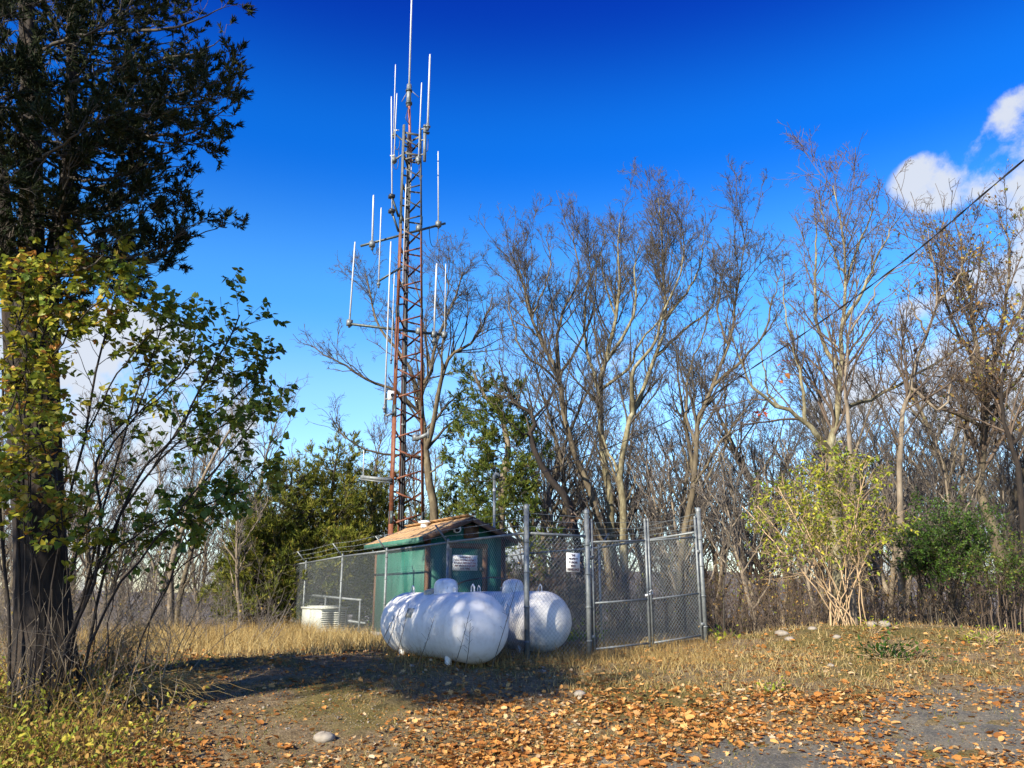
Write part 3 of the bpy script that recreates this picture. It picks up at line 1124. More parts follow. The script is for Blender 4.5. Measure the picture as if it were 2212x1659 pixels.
def tank(c_near, length, rad, label, hood_at, box_side):
    g = float(gz(c_near.x, c_near.y))
    base = Vector((c_near.x, c_near.y, g))
    t = thing('propane_tank', label, 'tank', base, 'propane tanks by the fence')
    zc = g + rad + .035
    c = Vector((c_near.x, c_near.y, zc))
    prof = []
    hd_ = rad * .86
    for k in range(15):
        a = math.pi / 2 * k / 14
        prof.append((max(.001, rad * math.sin(a)), -hd_ * math.cos(a)))
    prof += [(rad, length * f) for f in (.01, .2, .4, .6, .8, .99)]
    for k in range(15):
        a = math.pi / 2 * k / 14
        prof.append((max(.001, rad * math.cos(a)), length + hd_ * math.sin(a)))
    MB().lathe(prof, c, axis=VX, sides=56).build('shell', 'tank_paint', t, loc=c, smooth=True)
    for f in (.0, .5, 1.0):
        cc = c + VX * (length * f)
        MB().lathe([(rad * .999, -.016), (rad + .0035, -.006), (rad + .0035, .006), (rad * .999, .016)], cc, axis=VX, sides=56).build('weld_seam', 'tank_paint', t, loc=cc, smooth=True)
    hc = c + VX * (length * hood_at) + ZX * (rad - .03)
    hood_m = MB()
    prof = [(.160, 0), (.166, .02), (.168, .10), (.160, .15), (.140, .19), (.105, .215), (.06, .228), (.001, .232)]
    hood_m.lathe(prof, hc, sides=32)
    # stretch the hood along the tank
    Vh = hood_m.V[0] - np.array(hc)
    al = Vh @ np.array(VX)
    hood_m.V[0] = Vh + np.outer(al * .32, np.array(VX)) + np.array(hc)
    hood = hood_m.build('valve_hood', 'hood_paint', t, loc=hc, smooth=True)
    MB().lathe([(.168, -.012), (.180, -.010), (.180, .012), (.168, .014)], hc + ZX * .012, sides=32).build('hood_collar', 'hood_paint', hood)
    hb = hc - VX * .17 + ZX * .09 - UX * .08
    MB().lathe([(.001, .015), (.03, .015), (.03, 0)], hb, axis=(-UX - VX).normalized(), sides=12).build('hood_port', 'black_rubber', hood)
    if box_side:
        bc = hc + VX * .30 - UX * .10 + ZX * .03
        bx = MB().box(bc, (.17, .26, .085), ((UX * .9 + ZX * .2 + VX * .3).normalized(), VX, ZX)).build('hatch_box', 'grey_box', t, loc=bc)
        MB().box(bc - ZX * .055, (.20, .29, .02), ((UX * .9 + ZX * .2 + VX * .3).normalized(), VX, ZX)).build('box_flange', 'grey_box', bx)
    for f in (.04, .96):
        lp = c + VX * (length * f) + ZX * (rad - .02)
        MB().tube([lp - VX * .05, lp - VX * .045 + ZX * .09, lp + ZX * .125, lp + VX * .045 + ZX * .09, lp + VX * .05], .012, 6).build('lifting_lug', 'tank_paint', t, smooth=True)
    for f in (.14, .86):
        for s in (-1, 1):
            fc = c + VX * (length * f) + UX * (s * rad * .52)
            MB().bar(Vector((fc.x, fc.y, float(gz(fc.x, fc.y)) - .03)), Vector((fc.x, fc.y, zc - rad * .80)), .09, .07, VX).build('foot', 'tank_paint', t)
    dpl = c + VX * (length * .55) - UX * (rad * .94) + ZX * (rad * .38)
    MB().box(dpl, (.006, .22, .14), ((-UX * .93 + ZX * .37).normalized(), VX, (ZX * .93 + UX * .37).normalized())).build('data_plate', 'grey_box', t)
    for k, f in enumerate((.32, .62)):
        gp = c + VX * (length * f) + ZX * (rad - .01) + UX * .04
        MB().lathe([(.022, 0), (.022, .05), (.03, .055), (.03, .075), (.012, .09)], gp, sides=10).build('fitting', 'galvanised' if k else 'white_paint', t, smooth=True)
    return c


n1 = Vector((-.50, 11.42, 0))
tank(n1, 2.30, .472, 'white propane tank outside the fence, the nearer of the two', .42, True)
n2_ = C0 + UX * .68 + VX * .62
tank(n2_, 2.30, .465, 'white propane tank behind the chain link mesh, inside the fence', .42, False)
# gas line from the second tank's hood to the hut
tc2 = n2_ + VX * .95 + ZX * 1.1
gl = [tc2 + ZX * .08 - UX * .15, tc2 + ZX * .10 - UX * .45, tc2 - UX * .8 + ZX * .02 + VX * .4, hp(.55, -.15, .95), hp(.50, -.06, .7), hp(.50, -.06, .2)]
tag(MB().tube([list(p) for p in spline(gl, 26)], .014, 6).build('gas_hose', 'cable_black', loc=hp(.5, -.06, .2)), 'black gas hose running from the hood of the fenced tank to the hut', 'hose')

# ------------------------------------------------------------------ generator and pipe guard rail at the left
gpos = at(708, 1330, 21.9)
gpos = gpt(gpos.x, gpos.y)
gen = thing('generator', 'low pale generator cabinet with louvred side behind the left fence', 'generator', gpos)
GU, GV = Vector((.80, .60, 0)), Vector((-.60, .80, 0))
GA = (GU, GV, ZX)


def gbox(u, v, z, size, name, mat, parent=gen):
    c = gpos + GU * u + GV * v + ZX * z
    return MB().box(c, size, GA).build(name, mat, parent, loc=c)


gbox(0, .25, .03, (.95, 1.5, .10), 'pad', 'concrete')
gbox(0, .25, .33, (.72, 1.2, .52), 'cabinet', 'generator_paint')
lid = gbox(0, .25, .615, (.78, 1.27, .05), 'lid', 'generator_paint')
gbox(0, .25, .655, (.55, 1.0, .03), 'lid_top', 'generator_paint', lid)
for k in range(8):
    for s in (-.17, .17):
        gbox(s, -.356, .12 + k * .054, (.30, .018, .026), 'louvre', 'generator_paint')
gbox(0, -.352, .36, (.72, .006, .008), 'seam', 'dark_steel')
for k in range(8):
    gbox(0, -.351, .148 + k * .054, (.66, .004, .026), 'louvre_gap', 'dark_steel')

gr0, gr1 = at(622, 1280, 24.6), at(781, 1296, 21.4)
pr = thing('pipe_guard_rail', 'two-bar galvanised pipe rail standing beside the generator', 'railing', gpt(gr1.x, gr1.y))
MB().tube([gr0, gr1], .032, 8).build('rail', 'galvanised', pr, smooth=True)
lo0, lo1 = at(612, 1321, 24.6), at(790, 1346, 21.3)
MB().tube([lo0, lo1], .032, 8).build('rail', 'galvanised', pr, smooth=True)
for f in (.12, .55, .985):
    p = gr0 + (gr1 - gr0) * f
    MB().tube([gpt(p.x, p.y) - ZX * .1, p], .028, 8).build('post', 'galvanised', pr, smooth=True)

# ------------------------------------------------------------------ tower
TY = 22.0
tb = at(873, 1283, TY)
TB = Vector((tb.x, tb.y, 0))
tower = thing('radio_tower', 'rusty red three-legged lattice radio tower carrying many whip antennas', 'tower', gpt(TB.x, TB.y))
TOPZ = at(893, 292, TY).z
s_bot, s_top = .60, .335          # distance of the legs from the axis, bottom and top
a0 = math.radians(19)
offs = []
Lx = Vector((-.5 * math.cos(a0), -.5 * math.sin(a0)))
tri = [Vector((0, 0)), Vector((math.cos(a0), math.sin(a0))), Vector((math.cos(a0 + math.pi / 3), math.sin(a0 + math.pi / 3)))]
cen = (tri[0] + tri[1] + tri[2]) / 3
dirs = [(p - cen).normalized() for p in tri]
lean = (at(888, 292, TY).x - TB.x) / TOPZ


def taxis(z):
    return Vector((TB.x + lean * z, TB.y, z))


def leg_pt(i, z):
    f = z / TOPZ
    r = s_bot + (s_top - s_bot) * f
    d = dirs[i]
    return taxis(z) + Vector((d.x * r, d.y * r, 0))


for i in range(3):
    d = Vector((dirs[i].x, dirs[i].y, 0))
    for k in range(5):
        z0, z1 = TOPZ * k / 5 + (0.0 if k else -.1), TOPZ * (k + 1) / 5 + (.0 if k < 4 else .22)
        mb = MB()
        wd = .115 - .012 * k
        for sgn in (-1, 1):
            q = (Matrix.Rotation(sgn * math.radians(60), 3, 'Z') @ (-d)).normalized()
            nn = q.cross(ZX)
            o_ = q * (wd * .5)
            mb.bar(leg_pt(i, z0) + o_, leg_pt(i, z1) + o_, wd, .010, q)
        lo = mb.build('leg', 'tower_steel', tower)
        sp_ = leg_pt(i, z1 - .02)
        if k < 4:
            mb = MB()
            for sgn in (-1, 1):
                q = (Matrix.Rotation(sgn * math.radians(60), 3, 'Z') @ (-d)).normalized()
                nn = q.cross(ZX)
                if nn.dot(d) < 0:
                    nn = -nn
                mb.box(sp_ + q * wd * .5 + nn * .012, (wd * .8, .010, .34), (q, nn, ZX))
            mb.build('splice_plate', 'dark_steel', lo)
PAN = [0.25]
while PAN[-1] < TOPZ - .4:
    f = PAN[-1] / TOPZ
    PAN.append(PAN[-1] + .62 - .13 * f)
for i in range(3):
    j = (i + 1) % 3
    for k in range(len(PAN) - 1):
        z0, z1 = PAN[k], PAN[k + 1]
        a, b_ = (i, j) if k % 2 == 0 else (j, i)
        p, q = leg_pt(a, z0 + .03), leg_pt(b_, z0 + (z1 - z0) * .62)
        dd = (q - p).normalized()
        p, q = p + dd * .06, q - dd * .06
        mid = (taxis((z0 + z1) / 2) - (p + q) / 2)
        mid.z = 0
        mid.normalize()
        mb = MB().bar(p, q, .048, .006, ZX)
        mb.bar(p + mid * .02 + ZX * .018, q + mid * .02 + ZX * .018, .006, .034, ZX)
        mb.build('brace', 'tower_steel', tower)
# top plates and ties
for z in (TOPZ - .05, TOPZ - .75):
    for i in range(3):
        MB().bar(leg_pt(i, z), leg_pt((i + 1) % 3, z), .075, .010, ZX).build('top_tie', 'tower_steel', tower)
# feed cables strapped up the rear leg
cb = MB()
rc_ = random.Random(8)
for k in range(9):
    off = Vector((rc_.uniform(-.05, .05), rc_.uniform(-.06, .02), 0))
    pts = []
    zt = TOPZ * rc_.uniform(.55, .97)
    for q in range(16):
        z = .1 + (zt - .1) * q / 15
        b2 = leg_pt(2, z)
        ax_ = taxis(z)
        ax_.z = z
        pts.append(b2 + (ax_ - b2) * .16 + off + Vector((rc_.uniform(-.012, .012), 0, 0)))
    cb.tube(pts, .017, 6)
cb.build('feed_cables', 'cable_black', tower)
# whip antennas: (top u, v, base u, v, radius, depth offset, base thickness length, label)
white = [
    ((891, -60), (884, 186), .046, .1, 'tall whip antenna on the mast at the very top of the tower'),
    ((929, 117), (924, 272), .050, -.35, 'thick white antenna on the right of the tower head'),
    ((911, 178), (904, 346), .032, -.3, 'antenna just left of the thick one at the tower head'),
    ((854.5, 139), (850.5, 290), .028, .4, 'long thin antenna standing left of the tower head'),
    ((857.5, 201), (851, 345), .028, .2, 'shorter thin antenna left of the tower head'),
    ((845.5, 208), (847, 455), .034, -.45, 'leftmost and longest antenna beside the tower head'),
    ((807, 421), (804, 530), .046, -.35, 'short thick antenna at the left end of the upper boom'),
    ((946.5, 326), (947, 484), .032, .3, 'antenna at the right end of the upper boom'),
    ((823.5, 448), (818, 612), .032, -.4, 'antenna inside the short thick one on the upper left'),
    ((767, 522), (755, 697), .040, -.3, 'outermost left antenna on the long lower boom'),
    ((844.5, 521), (831, 880), .038, -.45, 'very long antenna hung beside the white camera box'),
    ((943.5, 569), (937, 736), .050, .3, 'white antenna on the right end of the lower boom'),
    ((963, 569), (960, 730), .022, .5, 'thin dark-tipped antenna at the far right of the lower boom'),
    ((877, 397), (870, 610), .026, -.55, 'thin antenna fixed in front of the upper tower braces'),
    ((890, 328), (882, 520), .026, .35, 'antenna standing inside the upper tower'),
    ((786, 972), (785, 1027), .026, -.35, 'short white antenna on the low left outrigger'),
    ((852, 590), (845, 775), .024, -.5, 'thin antenna hugging the left leg at mid height'),
    ((886.5, 983), (885, 1050), .012, -.75, 'thin rod hung on the lower tower braces'),
    ((896, 1020), (895, 1055), .012, -.72, 'short rod hung on the lower tower braces'),
    ((907, 1018), (905, 1060), .012, -.70, 'thin rod hanging by the right leg'),
]
ants = []
for (tu, tv_), (bu, bv), r, dy, lab in white:
    Y = TY + dy
    p1, p0 = at(tu, tv_, Y), at(bu, bv, Y)
    r *= .64
    mb = MB().tube([p0, p0 + (p1 - p0) * .97, p1], [r, r * .88, r * .6], 8)
    o = mb.build('whip_antenna', 'fibreglass' if r > .009 else 'tower_steel', tower, loc=p0, smooth=True)
    o['label'] = lab
    ants.append((p0, p1, r, o))
    if r > .0135:
        d = (p0 - p1).normalized()
        MB().tube([p0 - d * .10, p0 + d * .14], r * 1.45, 8).build('antenna_base', 'galvanised', o)
        MB().box(p0 + d * .02, (r * 4.4, r * 3.4, .06), AX).build('clamp', 'galvanised', o)


def arm(p, q, r=.03, mat='dark_steel', name='boom'):
    o = MB().tube([p, q], r, 8).build(name, mat, tower, smooth=True)
    return o


# central mast above the head, with its radial rods
m0 = taxis(TOPZ - .9)
m1 = at(884, 186, TY + .1)
MB().tube([m0, Vector((m1.x, m1.y, m1.z - .3))], .042, 10).build('top_mast', 'mast_red', tower, smooth=True)
b0, b1 = at(884, 183, TY + .1), at(882.5, 230, TY + .1)
oo = MB().tube([b0, b1], .075, 12).build('mast_sleeve', 'galvanised', tower, smooth=True)
for q in ((868, 219), (905, 210)):
    MB().tube([at(884, 191, TY + .1), at(q[0], q[1], TY + .05)], .012, 6).build('radial_rod', 'galvanised', oo)
for vv in (196, 223):
    MB().lathe([(.078, -.03), (.105, -.03), (.105, .03), (.078, .03)], at(883.5, vv, TY + .1), sides=12).build('clamp_ring', 'dark_steel', oo)
MB().tube([list(x) for x in spline([at(882, 232, TY), at(879, 245, TY - .05), at(877, 256, TY - .05), at(884, 268, TY)], 14)], .014, 6).build('jumper_cable', 'cable_black', tower)
# head outriggers
hz_ = lambda v: at(893, v, TY).z
arm(at(918, 270, TY - .35), at(917, 348, TY - .35), .05, 'galvanised', 'standoff_pipe')
for vv in (277, 301, 332):
    arm(at(917, vv, TY - .35), at(905, vv + 3, TY - .2), .022, 'galvanised', 'standoff')
for vv in (274, 286):
    MB().box(at(921, vv, TY - .35), (.18, .10, .05), AX).build('clamp', 'dark_steel', tower)
arm(at(851, 287, TY + .3), at(888, 318, TY + .1), .028, name='standoff')
arm(at(851, 346, TY + .2), at(892, 318, TY + .1), .028, 'galvanised', name='standoff')
arm(at(843, 336, TY - .3), at(854, 335, TY - .3), .020, 'white_paint', name='standoff')
arm(at(852, 281, TY + .3), at(862, 281, TY + .3), .020, 'white_paint', name='standoff')
for vv in (424, 456):
    arm(at(846, vv, TY - .45), at(861, vv + 44, TY - .3), .034, name='standoff')
    MB().box(at(846, vv, TY - .45), (.16, .16, .10), AX).build('clamp', 'black_rubber', tower)
# long booms
upper = (at(779, 531, TY - .42), at(962, 482, TY + .35))
lower = (at(753, 699, TY - .35), at(965, 724, TY + .45))
arm(*upper, .038)
arm(*lower, .042)
for (u, v, dy) in ((785, 1030, -.4),):
    oo = MB().bar(at(779, 1030, TY - .38), at(846, 1036, TY - .45), .09, .06, ZX).build('outrigger', 'galvanised', tower)
    MB().bar(at(779, 1035, TY - .38), at(846, 1043, TY - .45), .03, .05, ZX).build('outrigger_rail', 'galvanised', oo)
arm(at(897, 949, TY - .3), at(925, 937, TY - .5), .06, 'galvanised', 'outrigger')
arm(at(925, 926, TY - .5), at(925, 946, TY - .5), .03, 'galvanised', 'standoff_pipe')
arm(at(816, 608, TY - .4), at(873, 573, TY - .3), .034)
arm(at(831, 862, TY - .45), at(846, 861, TY - .4), .026, 'galvanised', 'standoff')
arm(at(833, 898, TY - .45), at(850, 892, TY - .4), .030, 'galvanised', 'standoff')
arm(at(833.5, 850, TY - .42), at(833.5, 898, TY - .42), .032, 'galvanised', 'standoff_pipe')
for (u, v, dy) in ((804, 527, -.38), (947, 484, .3), (755, 697, -.33), (937, 722, .3), (960, 723, .4), (904, 345, -.25), (851, 345, .2), (898, 945, -.3), (905, 715, -.1), (905, 493, -.1)):
    MB().box(at(u, v, TY + dy), (.15, .13, .17), AX).build('clamp', 'galvanised', tower)
# drooping jumpers below the booms
for (u0, v0, u1, v1, sag, dy) in ((947, 492, 927, 490, 42, .3), (804, 537, 815, 522, 20, -.3), (937, 735, 921, 718, 38, .3), (960, 735, 942, 725, 30, .4), (852, 290, 864, 300, 28, .2), (848, 350, 862, 320, 30, .2),
                                  (830, 895, 838, 880, 30, -.4), (905, 358, 912, 378, 20, -.2), (925, 300, 917, 328, 12, -.35), (862, 590, 848, 600, 24, -.3)):
    MB().tube([list(x) for x in spline([at(u0, v0, TY + dy), at(u0 + (u1 - u0) * .15, (v0 + v1) / 2 + sag * .8, TY + dy), at((u0 + u1) / 2, (v0 + v1) / 2 + sag, TY + dy), at(u0 + (u1 - u0) * .85, (v0 + v1) / 2 + sag * .75, TY + dy), at(u1, v1, TY + dy)], 16)], .011, 5).build('jumper_cable', 'cable_black', tower)
# white equipment box with a camera eye on the left leg
cbx = at(844.5, 854, TY - .75)
eb = MB().box(cbx, (.17, .09, .25), (Vector((.97, .2, 0)).normalized(), Vector((-.2, .97, 0)).normalized(), ZX)).build('camera_box', 'white_paint', tower, loc=cbx)
MB().lathe([(.04, 0), (.05, .05), (.042, .06), (.03, .05), (.001, .05)], cbx + Vector((.035, -.04, 0)), axis=(.3, -1, -.1), sides=14).build('camera_eye', 'lens_glass', eb, smooth=True)
rm = random.Random(2)
for z in (2.5, 4.1, 5.6, 7.2, 8.3, 9.6, 10.9, 12.4):
    b2 = leg_pt(2, z)
    MB().box(b2 + (taxis(z) - b2) * .16 + Vector((.02, -.10, 0)), (.13, .03, .05), AX).build('cable_strap', 'galvanised', tower)

# ------------------------------------------------------------------ vegetation: templates
HEART_V = [(0, 0, 0), (0, .36, -.05), (0, .72, -.04), (0, 1.02, .02), (-.26, -.06, .06), (-.43, .22, .10), (-.30, .58, .07), (.26, -.06, .06), (.43, .22, .10), (.30, .58, .07)]
HEART_F = [(0, 1, 4), (4, 1, 5), (5, 1, 6), (6, 1, 2), (6, 2, 3), (0, 7, 1), (7, 8, 1), (8, 9, 1), (9, 2, 1), (9, 3, 2)]
OVAL_V = [(0, 0, 0), (-.24, .40, .07), (-.13, .78, .04), (0, 1, -.03), (.24, .40, .07), (.13, .78, .04), (0, .5, -.02)]
OVAL_F = [(0, 6, 1), (1, 6, 2), (2, 6, 3), (0, 4, 6), (4, 5, 6), (5, 3, 6)]
LOBE_V, LOBE_F = [(0, .42, -.06)], []
for _i, (_a, _r) in enumerate([(-90, .42), (-60, .22), (-30, .52), (-8, .30), (18, .62), (42, .32), (68, .60), (90, .64), (112, .60), (138, .32), (162, .62), (188, .30), (210, .52), (240, .22)]):
    _x, _y = _r * math.cos(math.radians(_a)), .42 + _r * math.sin(math.radians(_a))
    LOBE_V.append((_x, _y, .34 * abs(_x) ** 1.4 + .10 * (_y - .4) ** 2))
for _i in range(1, 15):
    LOBE_F.append((0, _i, _i % 14 + 1))
CURL_V = [(-.20, .04, .16), (0, 0, 0), (.24, .08, .10), (-.34, .48, .24), (.02, .5, .02), (.36, .45, .20), (-.14, .92, .22), (.06, 1.0, .10)]
CURL_F = [(0, 1, 3), (1, 4, 3), (1, 2, 4), (2, 5, 4), (3, 4, 6), (4, 7, 6), (4, 5, 7)]
BLADE_V = [(0, 0, 0), (-.5, .45, 0), (0, 1, 0), (.5, .45, 0)]
BLADE_F = [(0, 3, 2, 1)]
NEEDLE_V = [(0, 0, 0), (-.5, .35, .1), (0, 1, 0), (.5, .35, .1)]


def ribbons(mb, P, W, side, t):
    N, K, _ = P.shape
    V = np.stack([P - side[:, None, :] * W[:, :, None], P + side[:, None, :] * W[:, :, None]], axis=2)
    idx = np.arange(N * K * 2).reshape(N, K, 2)
    F = np.stack([idx[:, :-1, 0], idx[:, :-1, 1], idx[:, 1:, 1], idx[:, 1:, 0]], axis=-1).reshape(-1, 4)
    mb.add(V.reshape(-1, 3), F, np.repeat(t, K * 2))


def on_twigs(P, rng, per, tmin=0.0):
    """random points on twigs with the twig direction there"""
    N, K, _ = P.shape
    idx = np.repeat(np.arange(N), per)
    t = tmin + (1 - tmin) * rng.random(len(idx))
    s = t * (K - 1)
    i0 = np.minimum(s.astype(int), K - 2)
    f = (s - i0)[:, None]
    return P[idx, i0] * (1 - f) + P[idx, i0 + 1] * f, nrm(P[idx, i0 + 1] - P[idx, i0]), idx


LIMB = 1.0


def paths_from(limbs, Y, K, rng, wig=.02):
    Ps, Rs = [], []
    for pts, r0, r1 in limbs:
        W = [at(p[0], p[1], Y + (p[2] if len(p) > 2 else 0)) for p in pts]
        P = spline(W, K)
        n_ = rng.normal(size=P.shape) * wig
        n_[0] = 0
        P = P + n_
        Ps.append(P)
        Rs.append(np.linspace(r0, r1, K) * LIMB)
    return np.array(Ps), np.array(Rs)


def finish_bare(name, label, cat, limbsP, limbsR, lv, rng, bark, twig, group=None, leaves=None, base=None):
    b0 = limbsP[0][0]
    base = base or gpt(b0[0], b0[1])
    tr = thing(name, label, cat, base, group)
    mb = MB()
    V, F = tubes(limbsP, limbsR, 8)
    mb.add(V, F)
    mb.build('trunk', bark, tr, smooth=True)
    cr = MB()
    for P, R, S in lv:
        if len(P):
            V, F = tubes(P, R, S)
            cr.add(V, F)
    cr.build('crown', twig, tr)
    if leaves:
        P = lv[-1][0]
        n_ = min(leaves[0], len(P))
        sel = rng.choice(len(P), n_, replace=False)
        pos = P[sel, -1]
        d = nrm(rng.normal(size=(n_, 3)) * .7 + np.array([0, 0, -.8]))
        lm = MB()
        scatter(lm, CURL_V, CURL_F, pos, frames(d, rng.normal(size=(n_, 3))), rng.uniform(.05, .10, n_), rng.random(n_))
        tag(lm.build('withered_leaves', leaves[1], tr), None, None, kind='stuff')
    return tr


def bare_levels(P, R, rng, d=(1.5, 3.2, 5.5, 8.0), up=.12, ratio=.42, rmin=.0045, wig=.16, tm=.30):
    lv = []
    P1, R1 = grow(P, R, rng, d[0] * 1.15, tm, ratio * .85, (22, 50), up, wig * .8, 7, .50, .45, 2.0, rmin=rmin * 2)
    lv.append((P1, R1, 4))
    P2, R2 = grow(np.concatenate([P1, P[:, -7:]]) if P.shape[1] >= 16 else P1, np.concatenate([R1, R[:, -7:]]) if P.shape[1] >= 16 else R1, rng, d[1] * 1.0, .25, .48, (25, 55), up, wig, 5, .55, .28, 1.1, rmin=rmin * 1.4)
    lv.append((P2, R2, 3))
    P3, R3 = grow(P2, R2, rng, d[2] * 1.25, .15, .5, (25, 60), up * .8, wig * 1.2, 3, .62, .18, .55, rmin=rmin)
    lv.append((P3, R3, 3))
    P4, R4 = grow(P3, R3, rng, d[3] * 1.5, .1, .5, (25, 60), up * .8, wig * 1.4, 2, .75, .11, .32, rmin=rmin * .85)
    lv.append((P4, R4, 3))
    return lv


# ------------------------------------------------------------------ named bare trees behind the yard
LIMB = .78
def named_tree(name, label, Y, limbs, seed, bark='bark', twig='twig', d=(1.5, 3.2, 5.5, 8), up=.12, ratio=.42, leaves=None, wig=.16, tm=.3, rmin=.0052):
    rng = np.random.default_rng(seed)
    P, R = paths_from(limbs, Y, 16, rng)
    # root the first limb in the ground
    g = float(gz(P[0, 0, 0], P[0, 0, 1]))
    P[0, 0, 2] = g - .1
    return finish_bare(name, label, 'tree', P, R, bare_levels(P, R, rng, d, up, ratio, rmin, wig, tm), rng, bark, twig, 'bare trees behind the yard', leaves)


named_tree('bare_tree', 'bare tree rising straight behind the radio tower with low left limbs', 25.5, [
    ([(943, 1290), (938, 1113), (926, 1023), (917, 962), (913, 900), (913, 844), (931, 800), (940, 740), (974, 665, .5), (1000, 590, .8)], .19, .03),
    ([(920, 970), (935, 916, -.3), (953, 819, -.6), (974, 769, -.8), (1017, 740, -1), (1048, 690, -1.2), (1062, 640, -1.2)], .12, .022),
    ([(917, 920), (892, 812, .4), (867, 769, .6), (820, 708, 1), (800, 640, 1.2), (790, 590, 1.2)], .10, .02),
    ([(915, 900), (860, 850, -.6), (791, 819, -1), (748, 790, -1.3), (700, 765, -1.5), (672, 745, -1.5)], .075, .015),
    ([(920, 990), (870, 985, -.5), (809, 977, -.9), (766, 959, -1.2), (735, 930, -1.3), (725, 905, -1.3)], .06, .014),
    ([(931, 800), (915, 720, .8), (905, 640, 1), (880, 580, 1.2)], .06, .015),
    ([(953, 819, -.6), (960, 700, -.2), (965, 600, 0), (945, 560, 0)], .05, .012),
    ([(926, 1023), (955, 1000, -.5), (960, 960, -.5), (968, 920, -.5)], .04, .015),
], 11, 'bark', 'twig', d=(1.7, 3.4, 5.5, 8), up=.08)

named_tree('bare_tree', 'bare tree with dark forked stems just right of the narrow cedar', 24.0, [
    ([(1330, 1290), (1290, 1110), (1250, 1000), (1221, 918), (1208, 811), (1166, 730), (1150, 687), (1130, 620), (1115, 560)], .15, .02),
    ([(1215, 880), (1203, 762, .4), (1205, 720, .5), (1221, 664, .6), (1251, 599, .7), (1240, 530, .7), (1234, 480, .7)], .09, .014),
    ([(1210, 830), (1180, 800, -.6), (1130, 760, -1), (1105, 690, -1.2), (1098, 640, -1.2)], .06, .014),
    ([(1208, 811), (1240, 760, .9), (1275, 690, 1.2), (1290, 600, 1.3), (1280, 530, 1.3)], .07, .014),
    ([(1166, 730), (1145, 710), (1105, 690, .4), (1085, 650, .5)], .045, .012),
    ([(1150, 687), (1175, 620, -.3), (1190, 560, -.4), (1180, 520, -.4)], .045, .012),
], 12, d=(2.0, 3.6, 6, 8.5), up=.2)

named_tree('bare_tree', 'middle bare tree of the tall clump with a straight mottled trunk', 24.6, [
    ([(1322, 1290), (1318, 1100), (1305, 1000), (1298, 918), (1296, 834), (1314, 752), (1330, 681), (1338, 625), (1335, 560), (1338, 480)], .17, .02),
    ([(1297, 870), (1280, 800, .5), (1265, 740, .8), (1262, 660, 1), (1275, 600, 1), (1265, 520, 1)], .09, .014),
    ([(1310, 780), (1350, 720, -.5), (1375, 650, -.8), (1370, 580, -.8), (1385, 520, -.8)], .08, .014),
    ([(1300, 840), (1350, 800, -.8), (1390, 730, -1.2), (1440, 680, -1.4), (1480, 640, -1.4)], .07, .012),
    ([(1330, 681), (1310, 620, .6), (1300, 560, .7), (1308, 500, .7)], .05, .012),
], 13, 'bark_lichen', d=(2.0, 3.6, 6, 8.5), up=.2)

named_tree('bare_tree', 'tallest bare tree of the clump, its twin stems meeting low down', 23.6, [
    ([(1352, 1290), (1350, 1120), (1340, 1030), (1350, 950), (1364, 905), (1381, 860), (1417, 769), (1439, 690), (1433, 599), (1428, 520), (1423, 430)], .15, .018),
    ([(1368, 895), (1366, 830, -.5), (1375, 790, -.7), (1415, 740, -.8), (1430, 680, -.9), (1465, 600, -1), (1478, 530, -1), (1470, 470, -1)], .09, .014),
    ([(1417, 769), (1470, 720, .6), (1520, 680, .9), (1545, 640, 1), (1540, 570, 1)], .07, .012),
    ([(1439, 690), (1490, 620, .2), (1515, 560, .3), (1520, 490, .3)], .06, .012),
    ([(1340, 1030), (1300, 940, .5), (1290, 880, .6)], .06, .02),
], 14, 'bark_lichen', d=(2.1, 3.7, 6, 8.5), up=.22)

named_tree('bare_tree', 'dark leaning bare tree crossing behind the gate and the narrow cedar', 21.5, [
    ([(1262, 1300), (1238, 1107), (1204, 1055), (1165, 1003), (1147, 943), (1155, 912), (1145, 890), (1103, 860), (1092, 820), (1075, 780)], .15, .018),
    ([(1150, 905), (1175, 880, -.4), (1190, 850, -.5), (1210, 790, -.5)], .05, .012),
    ([(1103, 860), (1080, 850, .3), (1060, 800, .4), (1045, 770, .4)], .035, .01),
    ([(1147, 943), (1120, 930, -.4), (1090, 900, -.6), (1085, 870, -.6)], .035, .01),
], 15, 'bark_dark', d=(1.2, 2.6, 4, 6), tm=.45)

named_tree('bare_tree', 'thin bare tree leaning right above the gate, between clump and right-hand tree', 21.0, [
    ([(1465, 1300), (1474, 1161), (1501, 1044), (1505, 927), (1515, 890), (1540, 834), (1573, 743), (1585, 670), (1600, 580), (1615, 480)], .12, .014),
    ([(1503, 960), (1480, 880, .5), (1490, 800, .7), (1520, 720, .8), (1530, 640, .9)], .06, .012),
    ([(1540, 834), (1600, 780, -.5), (1650, 720, -.7), (1670, 640, -.8), (1690, 580, -.8)], .06, .012),
    ([(1501, 1044), (1560, 950, -.6), (1600, 900, -.7), (1640, 850, -.7)], .05, .012),
    ([(1573, 743), (1550, 680, .4), (1560, 600, .4), (1580, 540, .4)], .045, .01),
], 16, d=(1.9, 3.4, 5.5, 8))

